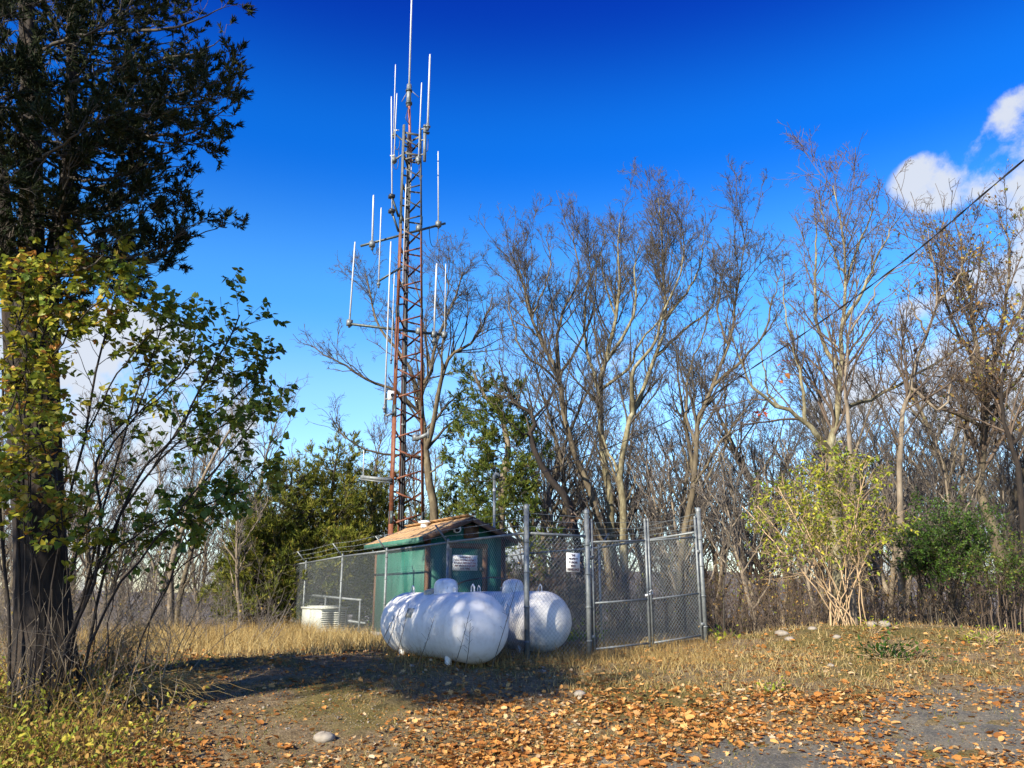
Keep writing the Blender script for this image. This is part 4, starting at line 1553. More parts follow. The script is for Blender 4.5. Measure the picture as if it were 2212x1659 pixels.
named_tree('bare_tree', 'pale lichen-spotted bare tree with wide limbs above the yellow-green shrub', 17.5, [
    ([(1815, 1320), (1805, 1150), (1798, 1005), (1795, 966), (1802, 927), (1810, 841), (1813, 780), (1822, 700), (1827, 600), (1820, 500), (1800, 400)], .16, .015),
    ([(1797, 985), (1765, 940, -.3), (1739, 912, -.4), (1692, 880, -.6), (1626, 841, -.8), (1600, 780, -.9), (1570, 700, -1)], .10, .012),
    ([(1739, 912, -.4), (1735, 850, -.5), (1720, 760, -.6), (1700, 690, -.6), (1690, 600, -.6)], .06, .012),
    ([(1806, 890), (1833, 880, .4), (1880, 861, .7), (1958, 822, 1), (2060, 760, 1.3), (2150, 710, 1.4), (2210, 678, 1.5)], .075, .012),
    ([(1812, 800), (1770, 720, .5), (1760, 620, .6), (1765, 520, .7), (1760, 450, .7)], .07, .012),
    ([(1820, 700), (1870, 620, -.5), (1900, 540, -.6), (1940, 470, -.6)], .06, .012),
    ([(1825, 620), (1850, 540, .4), (1880, 470, .5), (1885, 420, .5)], .05, .01),
    ([(1692, 880, -.6), (1660, 850, -.2), (1650, 790, 0), (1640, 730, .1)], .045, .01),
    ([(1827, 600), (1800, 540, .3), (1778, 470, .3), (1770, 420, .3)], .04, .01),
], 17, 'bark_lichen', 'twig_red', d=(1.9, 3.2, 4.6, 6.5), wig=.14)

named_tree('bare_tree', 'slender smooth trunk standing right in front of the lichen-spotted tree', 15.8, [
    ([(1843, 1320), (1840, 1150), (1837, 1005), (1832, 900), (1825, 849), (1828, 780), (1840, 690), (1850, 600)], .085, .015),
    ([(1828, 780), (1790, 720, .2), (1770, 660, .2)], .03, .01),
    ([(1837, 720), (1880, 650, -.3), (1920, 590, -.4), (1990, 560, -.4)], .03, .008),
], 18, 'bark_smooth', 'twig_red', d=(1.2, 2.4, 3.6, 4.5), tm=.5)

named_tree('bare_tree', 'crooked bare tree with pinkish bark between shrub and right-hand trees', 17.0, [
    ([(1948, 1320), (1945, 1150), (1942, 1044), (1946, 908), (1966, 830), (1985, 760), (2028, 646), (2015, 560), (2005, 500)], .10, .012),
    ([(1966, 830), (1997, 861, -.2), (2036, 884, -.3), (2060, 820, -.4), (2110, 740, -.4)], .05, .012),
    ([(2000, 720), (1970, 660, .3), (1960, 600, .4)], .035, .01),
    ([(2025, 650), (2070, 600, -.3), (2090, 540, -.3)], .035, .01),
], 19, 'bark_smooth', 'twig_red', d=(1.7, 3.0, 4.6, 6))

named_tree('bare_tree', 'bushy bare tree at the right with brown leaves still on its twigs', 18.5, [
    ([(2180, 1325), (2161, 1200), (2130, 1100), (2118, 1044), (2122, 966), (2122, 849), (2112, 760), (2100, 660), (2080, 560), (2060, 470)], .19, .015),
    ([(2122, 930), (2098, 911, -.3), (2036, 884, -.5), (1997, 861, -.6), (1960, 800, -.6), (1940, 730, -.6)], .07, .012),
    ([(2122, 860), (2150, 760, .4), (2170, 650, .5), (2180, 540, .6), (2160, 460, .6)], .09, .012),
    ([(2116, 790), (2060, 700, .6), (2040, 620, .8), (2030, 540, .8)], .06, .012),
    ([(2120, 900), (2190, 830, -.4), (2240, 740, -.6), (2260, 640, -.6)], .07, .012),
    ([(2150, 760, .4), (2210, 660, .2), (2225, 560, .2), (2215, 480, .2)], .06, .012),
], 20, 'bark', 'twig_red', d=(2.5, 4.0, 6.0, 7.5), up=.18, leaves=(1500, 'brush_leaf'))

named_tree('bare_tree', 'dark bare tree cut off by the right edge', 17.2, [
    ([(2215, 1300), (2210, 1150), (2200, 1005), (2173, 927), (2160, 860), (2175, 780), (2215, 700)], .10, .02),
    ([(2185, 960), (2230, 900), (2280, 820)], .05, .015),
    ([(2160, 860), (2130, 800, .3), (2135, 720, .3)], .045, .012),
], 21, 'bark_dark', 'twig_red', d=(1.8, 3.2, 5, 6), leaves=(260, 'brush_leaf'))

LIMB = 1.0
# ------------------------------------------------------------------ back rows of trees, copied
protos = []


def proto_tree(seed, H, spread, bark, twig):
    rng = np.random.default_rng(seed)
    pts = [np.array([0, 0, -.3])]
    d = np.array([rng.normal() * .08, rng.normal() * .08, 1])
    for k in range(7):
        d = d + rng.normal(size=3) * np.array([.1, .1, 0])
        pts.append(pts[-1] + d / np.linalg.norm(d) * H / 7)
    tp = spline(pts, 16)
    P, R = [tp], [np.linspace(H * .015, .012, 16)]
    for k in range(7):
        t = .25 + .6 * k / 7
        i = int(t * 15)
        a = k * 2.4 + rng.uniform(-.4, .4)
        L = H * spread * (1.1 - t * .6)
        dirv_ = np.array([math.cos(a) * .75, math.sin(a) * .75, .9])
        q = [tp[i], tp[i] + dirv_ * L * .35, tp[i] + dirv_ * L * .65 + np.array([0, 0, L * .12]), tp[i] + dirv_ * L * .9 + np.array([0, 0, L * .35])]
        P.append(spline(q, 16) + rng.normal(size=(16, 3)) * .02)
        R.append(np.linspace(R[0][i] * .55, .009, 16))
    P, R = np.array(P), np.array(R)
    P[1:, 0] = [tp[int((.25 + .6 * k / 7) * 15)] for k in range(7)]
    lv = bare_levels(P, R, rng, (1.9, 3.2, 4.2, 5.0), .16, .40, .0062, .17, .25)
    tm_, cm_ = MB(), MB()
    V, F = tubes(P, R, 6)
    tm_.add(V, F)
    for p, r, s in lv:
        V, F = tubes(p, r, 3)
        cm_.add(V, F)
    return tm_.mesh('trunk', bark, smooth=True), cm_.mesh('crown', twig)


protos = [proto_tree(101, 8.5, .33, 'bark', 'twig_grey'), proto_tree(102, 7.2, .38, 'bark_smooth', 'twig_grey'), proto_tree(103, 9.5, .28, 'bark', 'twig'), proto_tree(104, 5.2, .36, 'bark_smooth', 'twig_grey')]


def put_proto(k, x, y, s, rz, label, group, name='woodland_tree'):
    t = thing(name, label, 'tree', gpt(x, y), group)
    t.rotation_euler = (0, 0, rz)
    t.scale = (s, s, s)
    sub('trunk', protos[k][0], t)
    sub('crown', protos[k][1], t)


rg_ = random.Random(77)


def zone(u, table):
    for lim, lab in table:
        if u < lim:
            return lab
    return table[-1][1]


def wood_label(u):
    return zone(u, [(1260, 'grey woodland tree far behind the narrow cedar and the near fence corner'), (1400, 'grey woodland tree far behind the surveillance sign'), (1520, 'grey woodland tree far behind the double gate'),
                    (1680, 'grey woodland tree far behind the thin tree beside the gate'), (1800, 'grey woodland tree far behind the left half of the yellow-green shrub'), (1920, 'grey woodland tree far behind the slender smooth trunk'),
                    (2060, 'grey woodland tree far behind the dark green shrub'), (9999, 'grey woodland tree far behind the bushy tree at the right edge')])


def slope_label(u):
    return zone(u, [(130, 'thin grey tree on the slope directly behind the cedar bole'), (320, 'thin grey tree on the slope seen between the lilac stems'), (520, 'thin grey tree on the slope just left of the olive cedars'),
                    (760, 'thin grey tree far behind the olive cedars'), (9999, 'thin grey tree far behind the hut and tower')])


def sap_label(u):
    return zone(u, [(1600, 'slim grey sapling in the thicket beside the rightmost fence post'), (1760, 'slim grey sapling in the thicket left of the yellow-green shrub'), (1930, 'slim grey sapling in the thicket behind the yellow-green shrub'),
                    (2080, 'slim grey sapling in the thicket behind the dark green shrub'), (9999, 'slim grey sapling in the thicket at the right edge')])


for k in range(66):                                   # wood behind the clump and to the right
    u = 1120 + (2330 - 1120) * (k + rg_.random()) / 66
    Y = rg_.uniform(24.5, 40)
    p = at(u, 1283, Y)
    put_proto(rg_.choice((0, 1, 2)), p.x, p.y, rg_.uniform(.8, 1.2), rg_.uniform(0, 6.28), wood_label(u), 'woodland behind the right half')
for k in range(52):                                   # pale thin trees beyond the lilac and the left fence
    u = -60 + 1040 * (k + rg_.random()) / 52
    Y = rg_.uniform(22, 38) if u < 560 else rg_.uniform(31, 44)
    p = at(u, 1283, Y)
    put_proto(rg_.choice((1, 3, 3, 0)), p.x, p.y, rg_.uniform(.75, 1.1), rg_.uniform(0, 6.28), slope_label(u), 'thin trees on the left slope')
for k in range(26):                                   # slim saplings between fence and shrub, in front of the wood
    u = (1400 + 180 * rg_.random()) if k < 5 else (1560 + 650 * rg_.random())
    Y = rg_.uniform(18.5, 25)
    p = at(u, 1283, Y)
    put_proto(3, p.x, p.y, rg_.uniform(.6, 1.0), rg_.uniform(0, 6.28), sap_label(u), 'saplings in the right thicket', 'sapling')

# ------------------------------------------------------------------ cedars


def fluted(P, R, S, rng, amp=.16):
    """a trunk whose surface runs in uneven vertical ribs"""
    V, F = tubes(P, R, S)
    N, K, _ = P.shape
    V = V.reshape(N, K, S, 3)
    C = P[:, :, None, :]
    a = np.linspace(0, 2 * np.pi, S, endpoint=False)
    for n_ in range(N):
        ph = rng.uniform(0, 6.28, 4)
        tw = np.linspace(0, 1.2, K)[:, None]
        m = 1 + amp * (np.sin(3 * a + ph[0] + tw) + .7 * np.sin(5 * a + ph[1] - tw * 2) + .5 * np.sin(9 * a + ph[2] + tw * 3)) + .04 * rng.normal(size=(K, S))
        m = m * (1 + .55 * np.exp(-np.linspace(0, 14, K))[:, None])
        V[n_] = C[n_] + (V[n_] - C[n_]) * m[:, :, None]
    return V.reshape(-1, 3), F


def cedar(name, label, trunkP, trunkR, boughs, rng, mat, d=(3.0, 6.0, 8.0), blade=(.05, .09), per=12, bark='bark_dark', wl=.35, twigmat='twig', upw=.12, spread=.7, group=None, tmin=.3, lens=(.3, 1.1, .16, .55, .09, .26), near_tree=False):
    """trunkP (n,16,3); boughs (m,12,3): grown from there, foliage as short scale sprays on the twigs"""
    tr = thing(name, label, 'tree', gpt(trunkP[0, 0, 0], trunkP[0, 0, 1]), group)
    mb = MB()
    V, F = fluted(trunkP, trunkR, 26, rng) if near_tree else tubes(trunkP, trunkR, 10)
    mb.add(V, F)
    mb.build('trunk', bark, tr, smooth=not near_tree)
    bp, br = boughs
    mb = MB()
    V, F = tubes(bp, br, 5)
    mb.add(V, F)
    P1, R1 = grow(bp, br, rng, d[0], tmin, .38, (30, 60), upw, .14, 6, .5, lens[0], lens[1], rmin=.005)
    P2, R2 = grow(P1, R1, rng, d[1], .2, .5, (25, 55), upw, .14, 4, .55, lens[2], lens[3], rmin=.0035)
    P3, R3 = grow(P2, R2, rng, d[2], .2, .55, (20, 50), upw, .12, 2, .6, lens[4], lens[5], rmin=.0025)
    lvs = ((P1, R1), (P2, R2), (P3, R3)) if near_tree else ((P1[:, [0, 2, 5]], R1[:, [0, 2, 5]]), (P2[:, [0, 3]], R2[:, [0, 3]]))
    for P, R in lvs:
        V, F = tubes(P, R, 3)
        mb.add(V, F)
    mb.build('branches', twigmat, tr)
    fm = MB()
    for P, pr_ in ((P3, per), (P2[:, 1:], max(3, per // 3))):
        pos, dd, idx_ = on_twigs(P, rng, pr_)
        n_ = len(pos)
        dirs_ = nrm(dd + rng.normal(size=(n_, 3)) * spread + np.array([0, 0, .15]))
        L = rng.uniform(blade[0], blade[1], n_)
        fr = frames(dirs_, rng.normal(size=(n_, 3)))
        tval = np.clip(rng.random(len(P))[idx_] * .65 + rng.random(n_) * .35, 0, 1)
        scatter(fm, NEEDLE_V, BLADE_F, pos, fr, np.stack([L * wl, L, L * .3], axis=1), tval)
    fo = fm.build('foliage', mat, tr)
    fo['kind'] = 'stuff'
    return tr


def boughs_on(trunk, rng, n, z0, z1, lfun, tilt=(.0, .5), K=12, r=.03, az=None, curve=.25):
    """boughs round a trunk path between two heights; lfun(height fraction) -> length"""
    P, R = [], []
    zz = trunk[:, 2]
    for k in range(n):
        f = (k + rng.random()) / n
        z = z0 + (z1 - z0) * f
        c = np.array([np.interp(z, zz, trunk[:, j]) for j in range(3)])
        a = k * 2.399 + rng.uniform(-.5, .5) if az is None else rng.uniform(*az)
        L = lfun(f) * rng.uniform(.75, 1.15)
        tl = rng.uniform(*tilt)
        e = np.array([math.cos(a), math.sin(a), tl]) * L
        q = [c, c + e * .35 + np.array([0, 0, -.04 * L]), c + e * .7, c + e + np.array([0, 0, curve * L * .5])]
        P.append(spline(q, K) + rng.normal(size=(K, 3)) * .012 * L)
        P[-1][0] = c
        R.append(np.linspace(r * (1.1 - .7 * f), .006, K))
    return np.array(P), np.array(R)


def px_trunk(pts, Y, K=16):
    return spline([at(p[0], p[1], Y + (p[2] if len(p) > 2 else 0)) for p in pts], K)


rng = np.random.default_rng(31)
# big dark cedar at the left edge
CY = 9.8
tp = np.array([px_trunk([(98, 1490), (88, 1200), (76, 950), (66, 700), (70, 400), (62, 100), (45, -250)], CY),
               px_trunk([(122, 1480, .1), (112, 1200, .1), (106, 900, .1), (104, 640, .1), (138, 430, .1), (152, 250, .1), (160, -220, .1)], CY + .1),
               px_trunk([(75, 1490, .1), (62, 1200, .1), (40, 900, .15), (20, 600, .2), (-10, 300, .2), (-35, 0, .2), (-60, -260, .2)], CY + .15)])
for q in range(3):
    tp[q, 0, 2] = float(gz(tp[q, 0, 0], tp[q, 0, 1])) - .1
trr = np.array([np.linspace(.23, .07, 16), np.linspace(.17, .05, 16), np.linspace(.16, .05, 16)])
spec = [
    ([(150, 330), (260, 300), (380, 290, -.3), (470, 280, -.4), (540, 228, -.5)], .035),
    ([(155, 250), (250, 230), (370, 215, -.2), (470, 190, -.3), (528, 165, -.4)], .035),
    ([(158, 180), (260, 150), (380, 130, .3), (470, 110, .4), (526, 85, .5)], .035),
    ([(160, 100), (270, 70), (390, 60, -.4), (480, 40, -.5), (520, 15, -.5)], .032),
    ([(160, 20), (280, -20), (400, -30, .2), (500, -60, .2)], .032),
    ([(150, 290), (240, 310, .4), (340, 330, .6), (430, 320, .7), (455, 285, .8)], .03),
    ([(140, 380), (210, 390, -.4), (280, 380, -.5), (345, 345, -.6)], .028),
    ([(125, 440), (190, 455, .2), (260, 450, .3), (330, 420, .3)], .028),
    ([(120, 480), (200, 500, -.3), (270, 490, -.4), (335, 455, -.5)], .028),
    ([(110, 540), (200, 545, .1), (290, 568, .1), (350, 565, .1), (395, 540, .1), (428, 490, .1)], .026),
    ([(150, 300), (230, 260, -.8), (320, 250, -1.2), (420, 240, -1.4), (480, 220, -1.5)], .03),
    ([(155, 200), (240, 180, .8), (340, 170, 1.2), (430, 160, 1.5)], .03),
    ([(60, 350), (100, 340, -1), (150, 300, -1.5), (210, 260, -1.7)], .03),
    ([(60, 250), (20, 240, -.8), (-40, 200, -1)], .03),
    ([(60, 450), (40, 430, -1.0), (10, 400, -1.5)], .03),
    ([(105, 600), (160, 590, -.6), (220, 560, -.8), (270, 520, -.8)], .024),
    ([(60, 120), (140, 90, -1), (230, 60, -1.4), (300, 30, -1.4)], .03),
    ([(160, 60), (240, 100, .5), (330, 100, .8), (420, 90, 1)], .03),
]
spec = [([(60 + (q[0] - 60) * .90,) + tuple(q[1:]) for q in p], r) for p, r in spec]
bP, bR = paths_from([(p, r, .006) for p, r in spec], CY, 12, rng, .02)
g4 = boughs_on(tp[0], rng, 26, 4.6, 10.2, lambda f: 1.3, (-.1, .3), r=.022, az=(-2.7, -.4))
g5 = boughs_on(tp[2], rng, 26, 4.2, 10.2, lambda f: 1.2, (-.1, .3), r=.022, az=(-2.2, -.2))
g1 = boughs_on(tp[0], rng, 34, 4.9, 10.4, lambda f: 2.0 - .4 * f, (-.1, .35), r=.026)
g2 = boughs_on(tp[1], rng, 34, 5.1, 10.4, lambda f: 1.9 - .2 * f, (-.1, .35), r=.026)
g3 = boughs_on(tp[2], rng, 24, 4.2, 10.4, lambda f: 1.6, (-.1, .35), r=.026)
bP = np.concatenate([bP, g1[0], g2[0], g3[0], g4[0], g5[0]])
bR = np.concatenate([bR, g1[1], g2[1], g3[1], g4[1], g5[1]])
kp = bP[:, -1, 0] > -7.0
bP, bR = bP[kp], bR[kp]
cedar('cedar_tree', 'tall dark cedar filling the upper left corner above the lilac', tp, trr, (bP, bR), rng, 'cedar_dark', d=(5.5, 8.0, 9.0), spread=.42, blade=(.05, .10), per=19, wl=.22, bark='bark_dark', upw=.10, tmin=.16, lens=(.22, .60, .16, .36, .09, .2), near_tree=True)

# bushy olive cedars behind the left fence
for (u, vtop, Y, w, lab, mat, sd) in [
        (735, 948, 25.8, 2.2, 'full olive-green cedar behind the left fence, its tip left of the tower', 'cedar_olive', 1),
        (632, 1010, 24.6, 2.0, 'leftmost olive-green cedar, low and broad at the end of the fence', 'cedar_olive', 2),
        (815, 1010, 28.5, 1.8, 'olive cedar partly hidden behind the tower legs', 'cedar_olive', 3),
        (565, 1130, 23.6, 1.2, 'small yellow-green cedar beside the thin trees on the left', 'cedar_olive', 6),
        (985, 1060, 27.0, 1.5, 'low olive cedar just right of the trunk behind the tower', 'cedar_green', 4)]:
    rng = np.random.default_rng(40 + sd)
    top = at(u, vtop, Y)
    bx_, by_ = top.x + rng.normal() * .1, top.y
    g = float(gz(bx_, by_))
    H = top.z - g
    tpath = spline([(bx_, by_, g - .1), (bx_ + .1, by_, g + H * .35), (bx_ - .05, by_, g + H * .7), (top.x, top.y, top.z)], 16)
    bo = boughs_on(tpath, rng, 80, g + .15, g + H * .97, lambda f, w=w: w * (1.0 - .82 * f ** 1.3) + .15, (.05, .55), r=.03)
    cedar('cedar_tree', lab, tpath[None], np.linspace(.11, .02, 16)[None], bo, rng, mat, d=(5.0, 7.0, 7.0), spread=.38, blade=(.09, .18), per=11, wl=.17, upw=.16, tmin=.12, lens=(.35, 1.0, .22, .5, .14, .26), group='cedars behind the yard')

# narrow ragged cedar to the right of the hut
rng = np.random.default_rng(51)
Y = 22.8
tpath = px_trunk([(1085, 1300), (1082, 1120), (1090, 1010), (1098, 970), (1080, 890), (1050, 860), (1030, 820), (1022, 800)], Y)
tpath[0, 2] = float(gz(tpath[0, 0], tpath[0, 1])) - .1
spec = [
    ([(1035, 830), (1015, 815), (1003, 795)], .012), ([(1040, 845), (1060, 830), (1068, 838)], .012),
    ([(1060, 868), (1030, 850, .3), (1000, 862, .4)], .015), ([(1065, 872), (1100, 850, -.2), (1115, 845, -.2)], .015),
    ([(1080, 890), (1040, 885, -.4), (1005, 880, -.6)], .018), ([(1085, 900), (1120, 895, .3), (1128, 910, .3)], .018),
    ([(1090, 930), (1050, 905, .5), (1010, 915, .6), (985, 890, .6)], .02), ([(1095, 945), (1130, 930, -.3), (1140, 920, -.3)], .018),
    ([(1095, 960), (1060, 945, -.6), (1015, 955, -.8), (975, 965, -.9)], .02), ([(1097, 980), (1060, 970, .5), (1000, 965, .7), (985, 935, .7)], .02),
    ([(1095, 990), (1130, 985, .2), (1160, 970, .2), (1185, 975, .2)], .02), ([(1092, 1005), (1050, 1010, .3), (1005, 1000, .4), (985, 1015, .4)], .02),
    ([(1090, 1015), (1130, 1025, -.5), (1165, 1015, -.7)], .02), ([(1088, 1030), (1040, 1040, -.6), (1000, 1050, -.8)], .02),
    ([(1086, 1050), (1050, 1060, .6), (1020, 1080, .8)], .02), ([(1085, 1060), (1110, 1075, -.4), (1140, 1060, -.5)], .018),
    ([(1085, 1090), (1040, 1100, -.4), (1010, 1120, -.5)], .018), ([(1085, 1100), (1115, 1110, .4), (1135, 1130, .5)], .018),
]
bP, bR = paths_from([(p, r, .006) for p, r in spec], Y, 12, rng, .02)
g1 = boughs_on(tpath, rng, 54, 2.2, 7.1, lambda f: 1.25 - .9 * f, (.0, .35), r=.02)
bP, bR = np.concatenate([bP, g1[0]]), np.concatenate([bR, g1[1]])
cedar('cedar_tree', 'narrow ragged cedar with leaning top behind the service mast', tpath[None], np.linspace(.13, .03, 16)[None], (bP, bR), rng, 'cedar_green', spread=.38, d=(7.5, 8.0, 8.0), blade=(.08, .15), per=14, wl=.18, lens=(.35, 1.0, .22, .5, .14, .26), bark='bark_smooth', upw=.14, tmin=.1, group='cedars behind the yard')

# ------------------------------------------------------------------ leafy shrubs with single leaves


def leaf_parts(parent, tv, tf, pos, fr, sc, t, mat, count, rest_name, key):
    """the `count` leaves nearest the camera are parts, the rest one joined part"""
    order = np.argsort(key)
    near_, far_ = order[:count], order[count:]
    meshes = []
    for k in range(8):
        mb = MB()
        mb.add(tv, tf, (k + .5) / 8)
        meshes.append(mb.mesh('leaf', mat))
    pl = np.array(world_loc(parent))
    for i in near_:
        Rm = Matrix([list(r) for r in fr[i]]).transposed()
        o = sub('leaf', meshes[min(7, int(t[i] * 8))], parent, Vector(pos[i] - pl), Rm.to_euler(), float(sc[i]))
    if len(far_):
        mb = MB()
        scatter(mb, tv, tf, pos[far_], fr[far_], sc[far_], t[far_])
        o = mb.build(rest_name, mat, parent)
        o['kind'] = 'stuff'


def shrub(name, label, stems, Y, seed, mat, stem_mat, d, leaf, per, tv, tf, group=None, count=300, upw=.05, tmin=.45, tint=None, droop=.5, keep=None, r0=.03, lens=(.25, .9, .12, .5), cat='shrub', tw=None):
    rng = np.random.default_rng(seed)
    P, R = paths_from([(s[0], s[1], .008) for s in stems], Y, 14, rng, .012)
    for q in range(len(P)):
        if stems[q][2]:
            P[q, 0, 2] = float(gz(P[q, 0, 0], P[q, 0, 1])) - .05
    sh = thing(name, label, cat, gpt(P[0, 0, 0], P[0, 0, 1]), group)
    V, F = tubes(P, R, 7)
    MB().add(V, F).build('stems', stem_mat, sh, smooth=True)
    P1, R1 = grow(P, R, rng, d[0], tmin, .36, (25, 60), upw, .14, 5, .5, lens[0], lens[1], rmin=.004)
    P2, R2 = grow(P1, R1, rng, d[1], .2, .5, (25, 60), upw, .14, 3, .55, lens[2], lens[3], rmin=.0028)
    mb = MB()
    for p, r in ((P1, R1), (P2, R2)):
        V, F = tubes(p, r, 3)
        mb.add(V, F)
    mb.build('twigs', tw or stem_mat, sh)['kind'] = 'stuff'
    pos, dd, idx_ = on_twigs(P2, rng, per, .15)
    if keep is not None:
        uu, vv = to_px(pos[:, 0], pos[:, 1], pos[:, 2])
        kk = rng.random(len(pos)) < keep(uu, vv)
        pos, dd, idx_ = pos[kk], dd[kk], idx_[kk]
    n_ = len(pos)
    side = nrm(np.cross(dd, rng.normal(size=(n_, 3))))
    dl = nrm(dd * .5 + side * .9 + np.array([0, 0, -droop]))
    nn = nrm(np.array([0, 0, 1.0]) + rng.normal(size=(n_, 3)) * .55)
    fr = frames(dl, nn)
    sc = rng.uniform(leaf[0], leaf[1], n_)
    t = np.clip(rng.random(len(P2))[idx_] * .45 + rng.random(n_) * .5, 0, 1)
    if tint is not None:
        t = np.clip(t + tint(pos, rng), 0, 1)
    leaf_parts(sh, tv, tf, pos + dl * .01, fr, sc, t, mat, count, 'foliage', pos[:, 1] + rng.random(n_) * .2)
    return sh


lil = [
    ([(115, 1475), (180, 1330), (212, 1240), (226, 1100), (216, 1020), (240, 950), (300, 900), (330, 850), (345, 790)], 0.0217, 1),
    ([(150, 1450, .2), (190, 1300, .2), (270, 1110, .1), (330, 1010, 0), (400, 940, -.1), (440, 870, -.1), (490, 790, -.2), (530, 720, -.2), (550, 680, -.2)], 0.0198, 1),
    ([(185, 1455, .3), (255, 1160, .3), (300, 1075, .2), (390, 970, .2), (480, 905, .2), (560, 840, .1), (600, 800, .1)], 0.0186, 1),
    ([(290, 1435, .5), (370, 1290, .5), (430, 1170, .5), (490, 1100, .4), (560, 1040, .4), (600, 1000, .4)], 0.0112, 1),
    ([(60, 1475, -.1), (45, 1300, -.1), (40, 1100, -.2), (60, 900, -.2), (90, 750, -.3), (120, 640, -.3), (130, 520, -.3)], 0.0211, 1),
    ([(90, 1455, 0), (130, 1200, -.1), (190, 930, -.2), (230, 760, -.2), (260, 640, -.3), (275, 560, -.3)], 0.0186, 1),
    ([(30, 1480, -.2), (10, 1250, -.3), (0, 1000, -.3), (10, 800, -.4), (40, 680, -.4), (60, 590, -.4)], 0.0186, 1),
    ([(130, 1460, .1), (200, 1250, .1), (240, 1080, 0), (300, 880, 0), (350, 760, 0), (375, 690, 0)], 0.0161, 1),
    ([(100, 1460, .4), (160, 1220, .4), (230, 1000, .4), (330, 880, .5), (420, 800, .5), (450, 720, .5)], 0.0161, 1),
    ([(170, 1470, -.2), (260, 1280, -.3), (360, 1160, -.3), (450, 1060, -.4), (530, 980, -.4), (590, 900, -.4)], 0.0149, 1),
    ([(200, 1250, .1), (280, 1180, -.1), (380, 1120, -.1), (470, 1090, -.1), (560, 1060, -.1)], 0.0099, 0),
    ([(90, 1100, -.2), (150, 1020, -.4), (100, 960, -.6), (30, 1000, -.7)], 0.0087, 0),
    ([(80, 1300, -.2), (120, 1190, -.4), (200, 1150, -.5), (230, 1160, -.5)], 0.0074, 0),
    ([(60, 1480, -.4), (90, 1300, -.5), (60, 1120, -.6), (20, 1040, -.7), (-10, 1010, -.7)], 0.0099, 1),
    ([(120, 1480, -.4), (110, 1300, -.5), (140, 1120, -.6), (110, 1000, -.7), (80, 930, -.7)], 0.0087, 1),
    ([(25, 1480, -.3), (60, 1250, -.5), (100, 1150, -.6), (170, 1110, -.7)], 0.0074, 1),
    ([(240, 1470, .2), (250, 1300, .1), (300, 1200, 0), (380, 1150, 0)], 0.0074, 1),
    ([(40, 1480, .3), (70, 1200, .2), (60, 950, .1), (110, 700, 0), (180, 560, 0)], 0.0124, 1),
    ([(15, 900, -.5), (60, 760, -.6), (20, 640, -.6), (50, 560, -.6)], 0.0087, 0),
    ([(205, 1470, .1), (215, 1330, .1), (205, 1200, .2), (240, 1090, .2)], 0.0062, 1),
    ([(330, 1440, .4), (350, 1320, .4), (420, 1220, .4), (470, 1190, .4)], 0.0062, 1),
]


def lil_keep(u, v):
    k = np.full(u.shape, .7)
    k = np.where((u < 320) & (v < 760), 1.0, k)
    k = np.where((u > 320) & (v < 1080), .85, k)
    k = np.where((u > 140) & (u < 420) & (v > 800) & (v < 1050), .35, k)
    k = np.where(v > 1180, .30, k)
    return k


lil = [([(80 + (q[0] - 80) * .93 if q[0] > 80 else q[0],) + tuple(q[1:]) for q in p], r, g) for p, r, g in lil]
lil += [([(70 + 12 * q, 1480, -.5), (55 + 14 * q, 1250, -.55), (50 + 13 * q, 1050, -.6), (45 + 16 * q, 900, -.6), (30 + 22 * q, 800, -.6)], .008, 1) for q in range(2)]
lil += [([(60, 900, -.4), (110, 780, -.5), (170, 690, -.5), (230, 640, -.5)], .010, 0), ([(40, 860, -.4), (30, 740, -.5), (80, 640, -.5), (140, 600, -.5)], .010, 0), ([(190, 930, -.2), (260, 800, -.3), (330, 720, -.3), (400, 700, -.3)], .010, 0),
        ([(330, 1010, 0), (400, 900, .2), (450, 830, .2), (520, 800, .2)], .010, 0), ([(300, 900, 0), (380, 820, .1), (440, 760, .1), (500, 730, .1)], .010, 0), ([(390, 970, .2), (460, 930, 0), (530, 900, 0), (570, 880, 0)], .010, 0)]
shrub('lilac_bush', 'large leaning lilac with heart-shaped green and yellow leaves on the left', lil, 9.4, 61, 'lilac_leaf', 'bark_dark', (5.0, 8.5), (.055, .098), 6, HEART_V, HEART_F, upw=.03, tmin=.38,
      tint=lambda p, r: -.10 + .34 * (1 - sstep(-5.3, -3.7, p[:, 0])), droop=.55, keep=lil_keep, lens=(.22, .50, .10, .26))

ry = 14.6
rs = []
rr_ = random.Random(4)
for k in range(17):
    tu = 1600 + 345 * (k + .5) / 17 + rr_.uniform(-12, 12)
    tv_ = 990 + abs(tu - 1790) * .55 + rr_.uniform(-15, 130)
    bu = 1836 + rr_.uniform(-45, 40) + (tu - 1800) * .05
    my = 1352 - (1352 - tv_) * .5
    rs.append(([(bu, 1352, rr_.uniform(-.1, .1)), (bu + (tu - bu) * .28, 1352 - (1352 - tv_) * .34, rr_.uniform(-.3, .3)), (bu + (tu - bu) * .66, 1352 - (1352 - tv_) * .68, rr_.uniform(-.6, .6)), (tu, tv_, rr_.uniform(-.8, .8))], rr_.uniform(.006, .013), 1))
shrub('leafy_shrub', 'sunlit yellow-green shrub fanning out from pale bare stems on the right mound', rs, ry, 62, 'honeysuckle_leaf', 'stem_tan', (4.2, 7.0), (.055, .095), 6, OVAL_V, OVAL_F, upw=.05, tmin=.36, droop=.7, lens=(.25, .8, .12, .36),
      keep=lambda u, v: np.where(v > 1215, .12, np.where(v > 1170, .5, 1.0)))

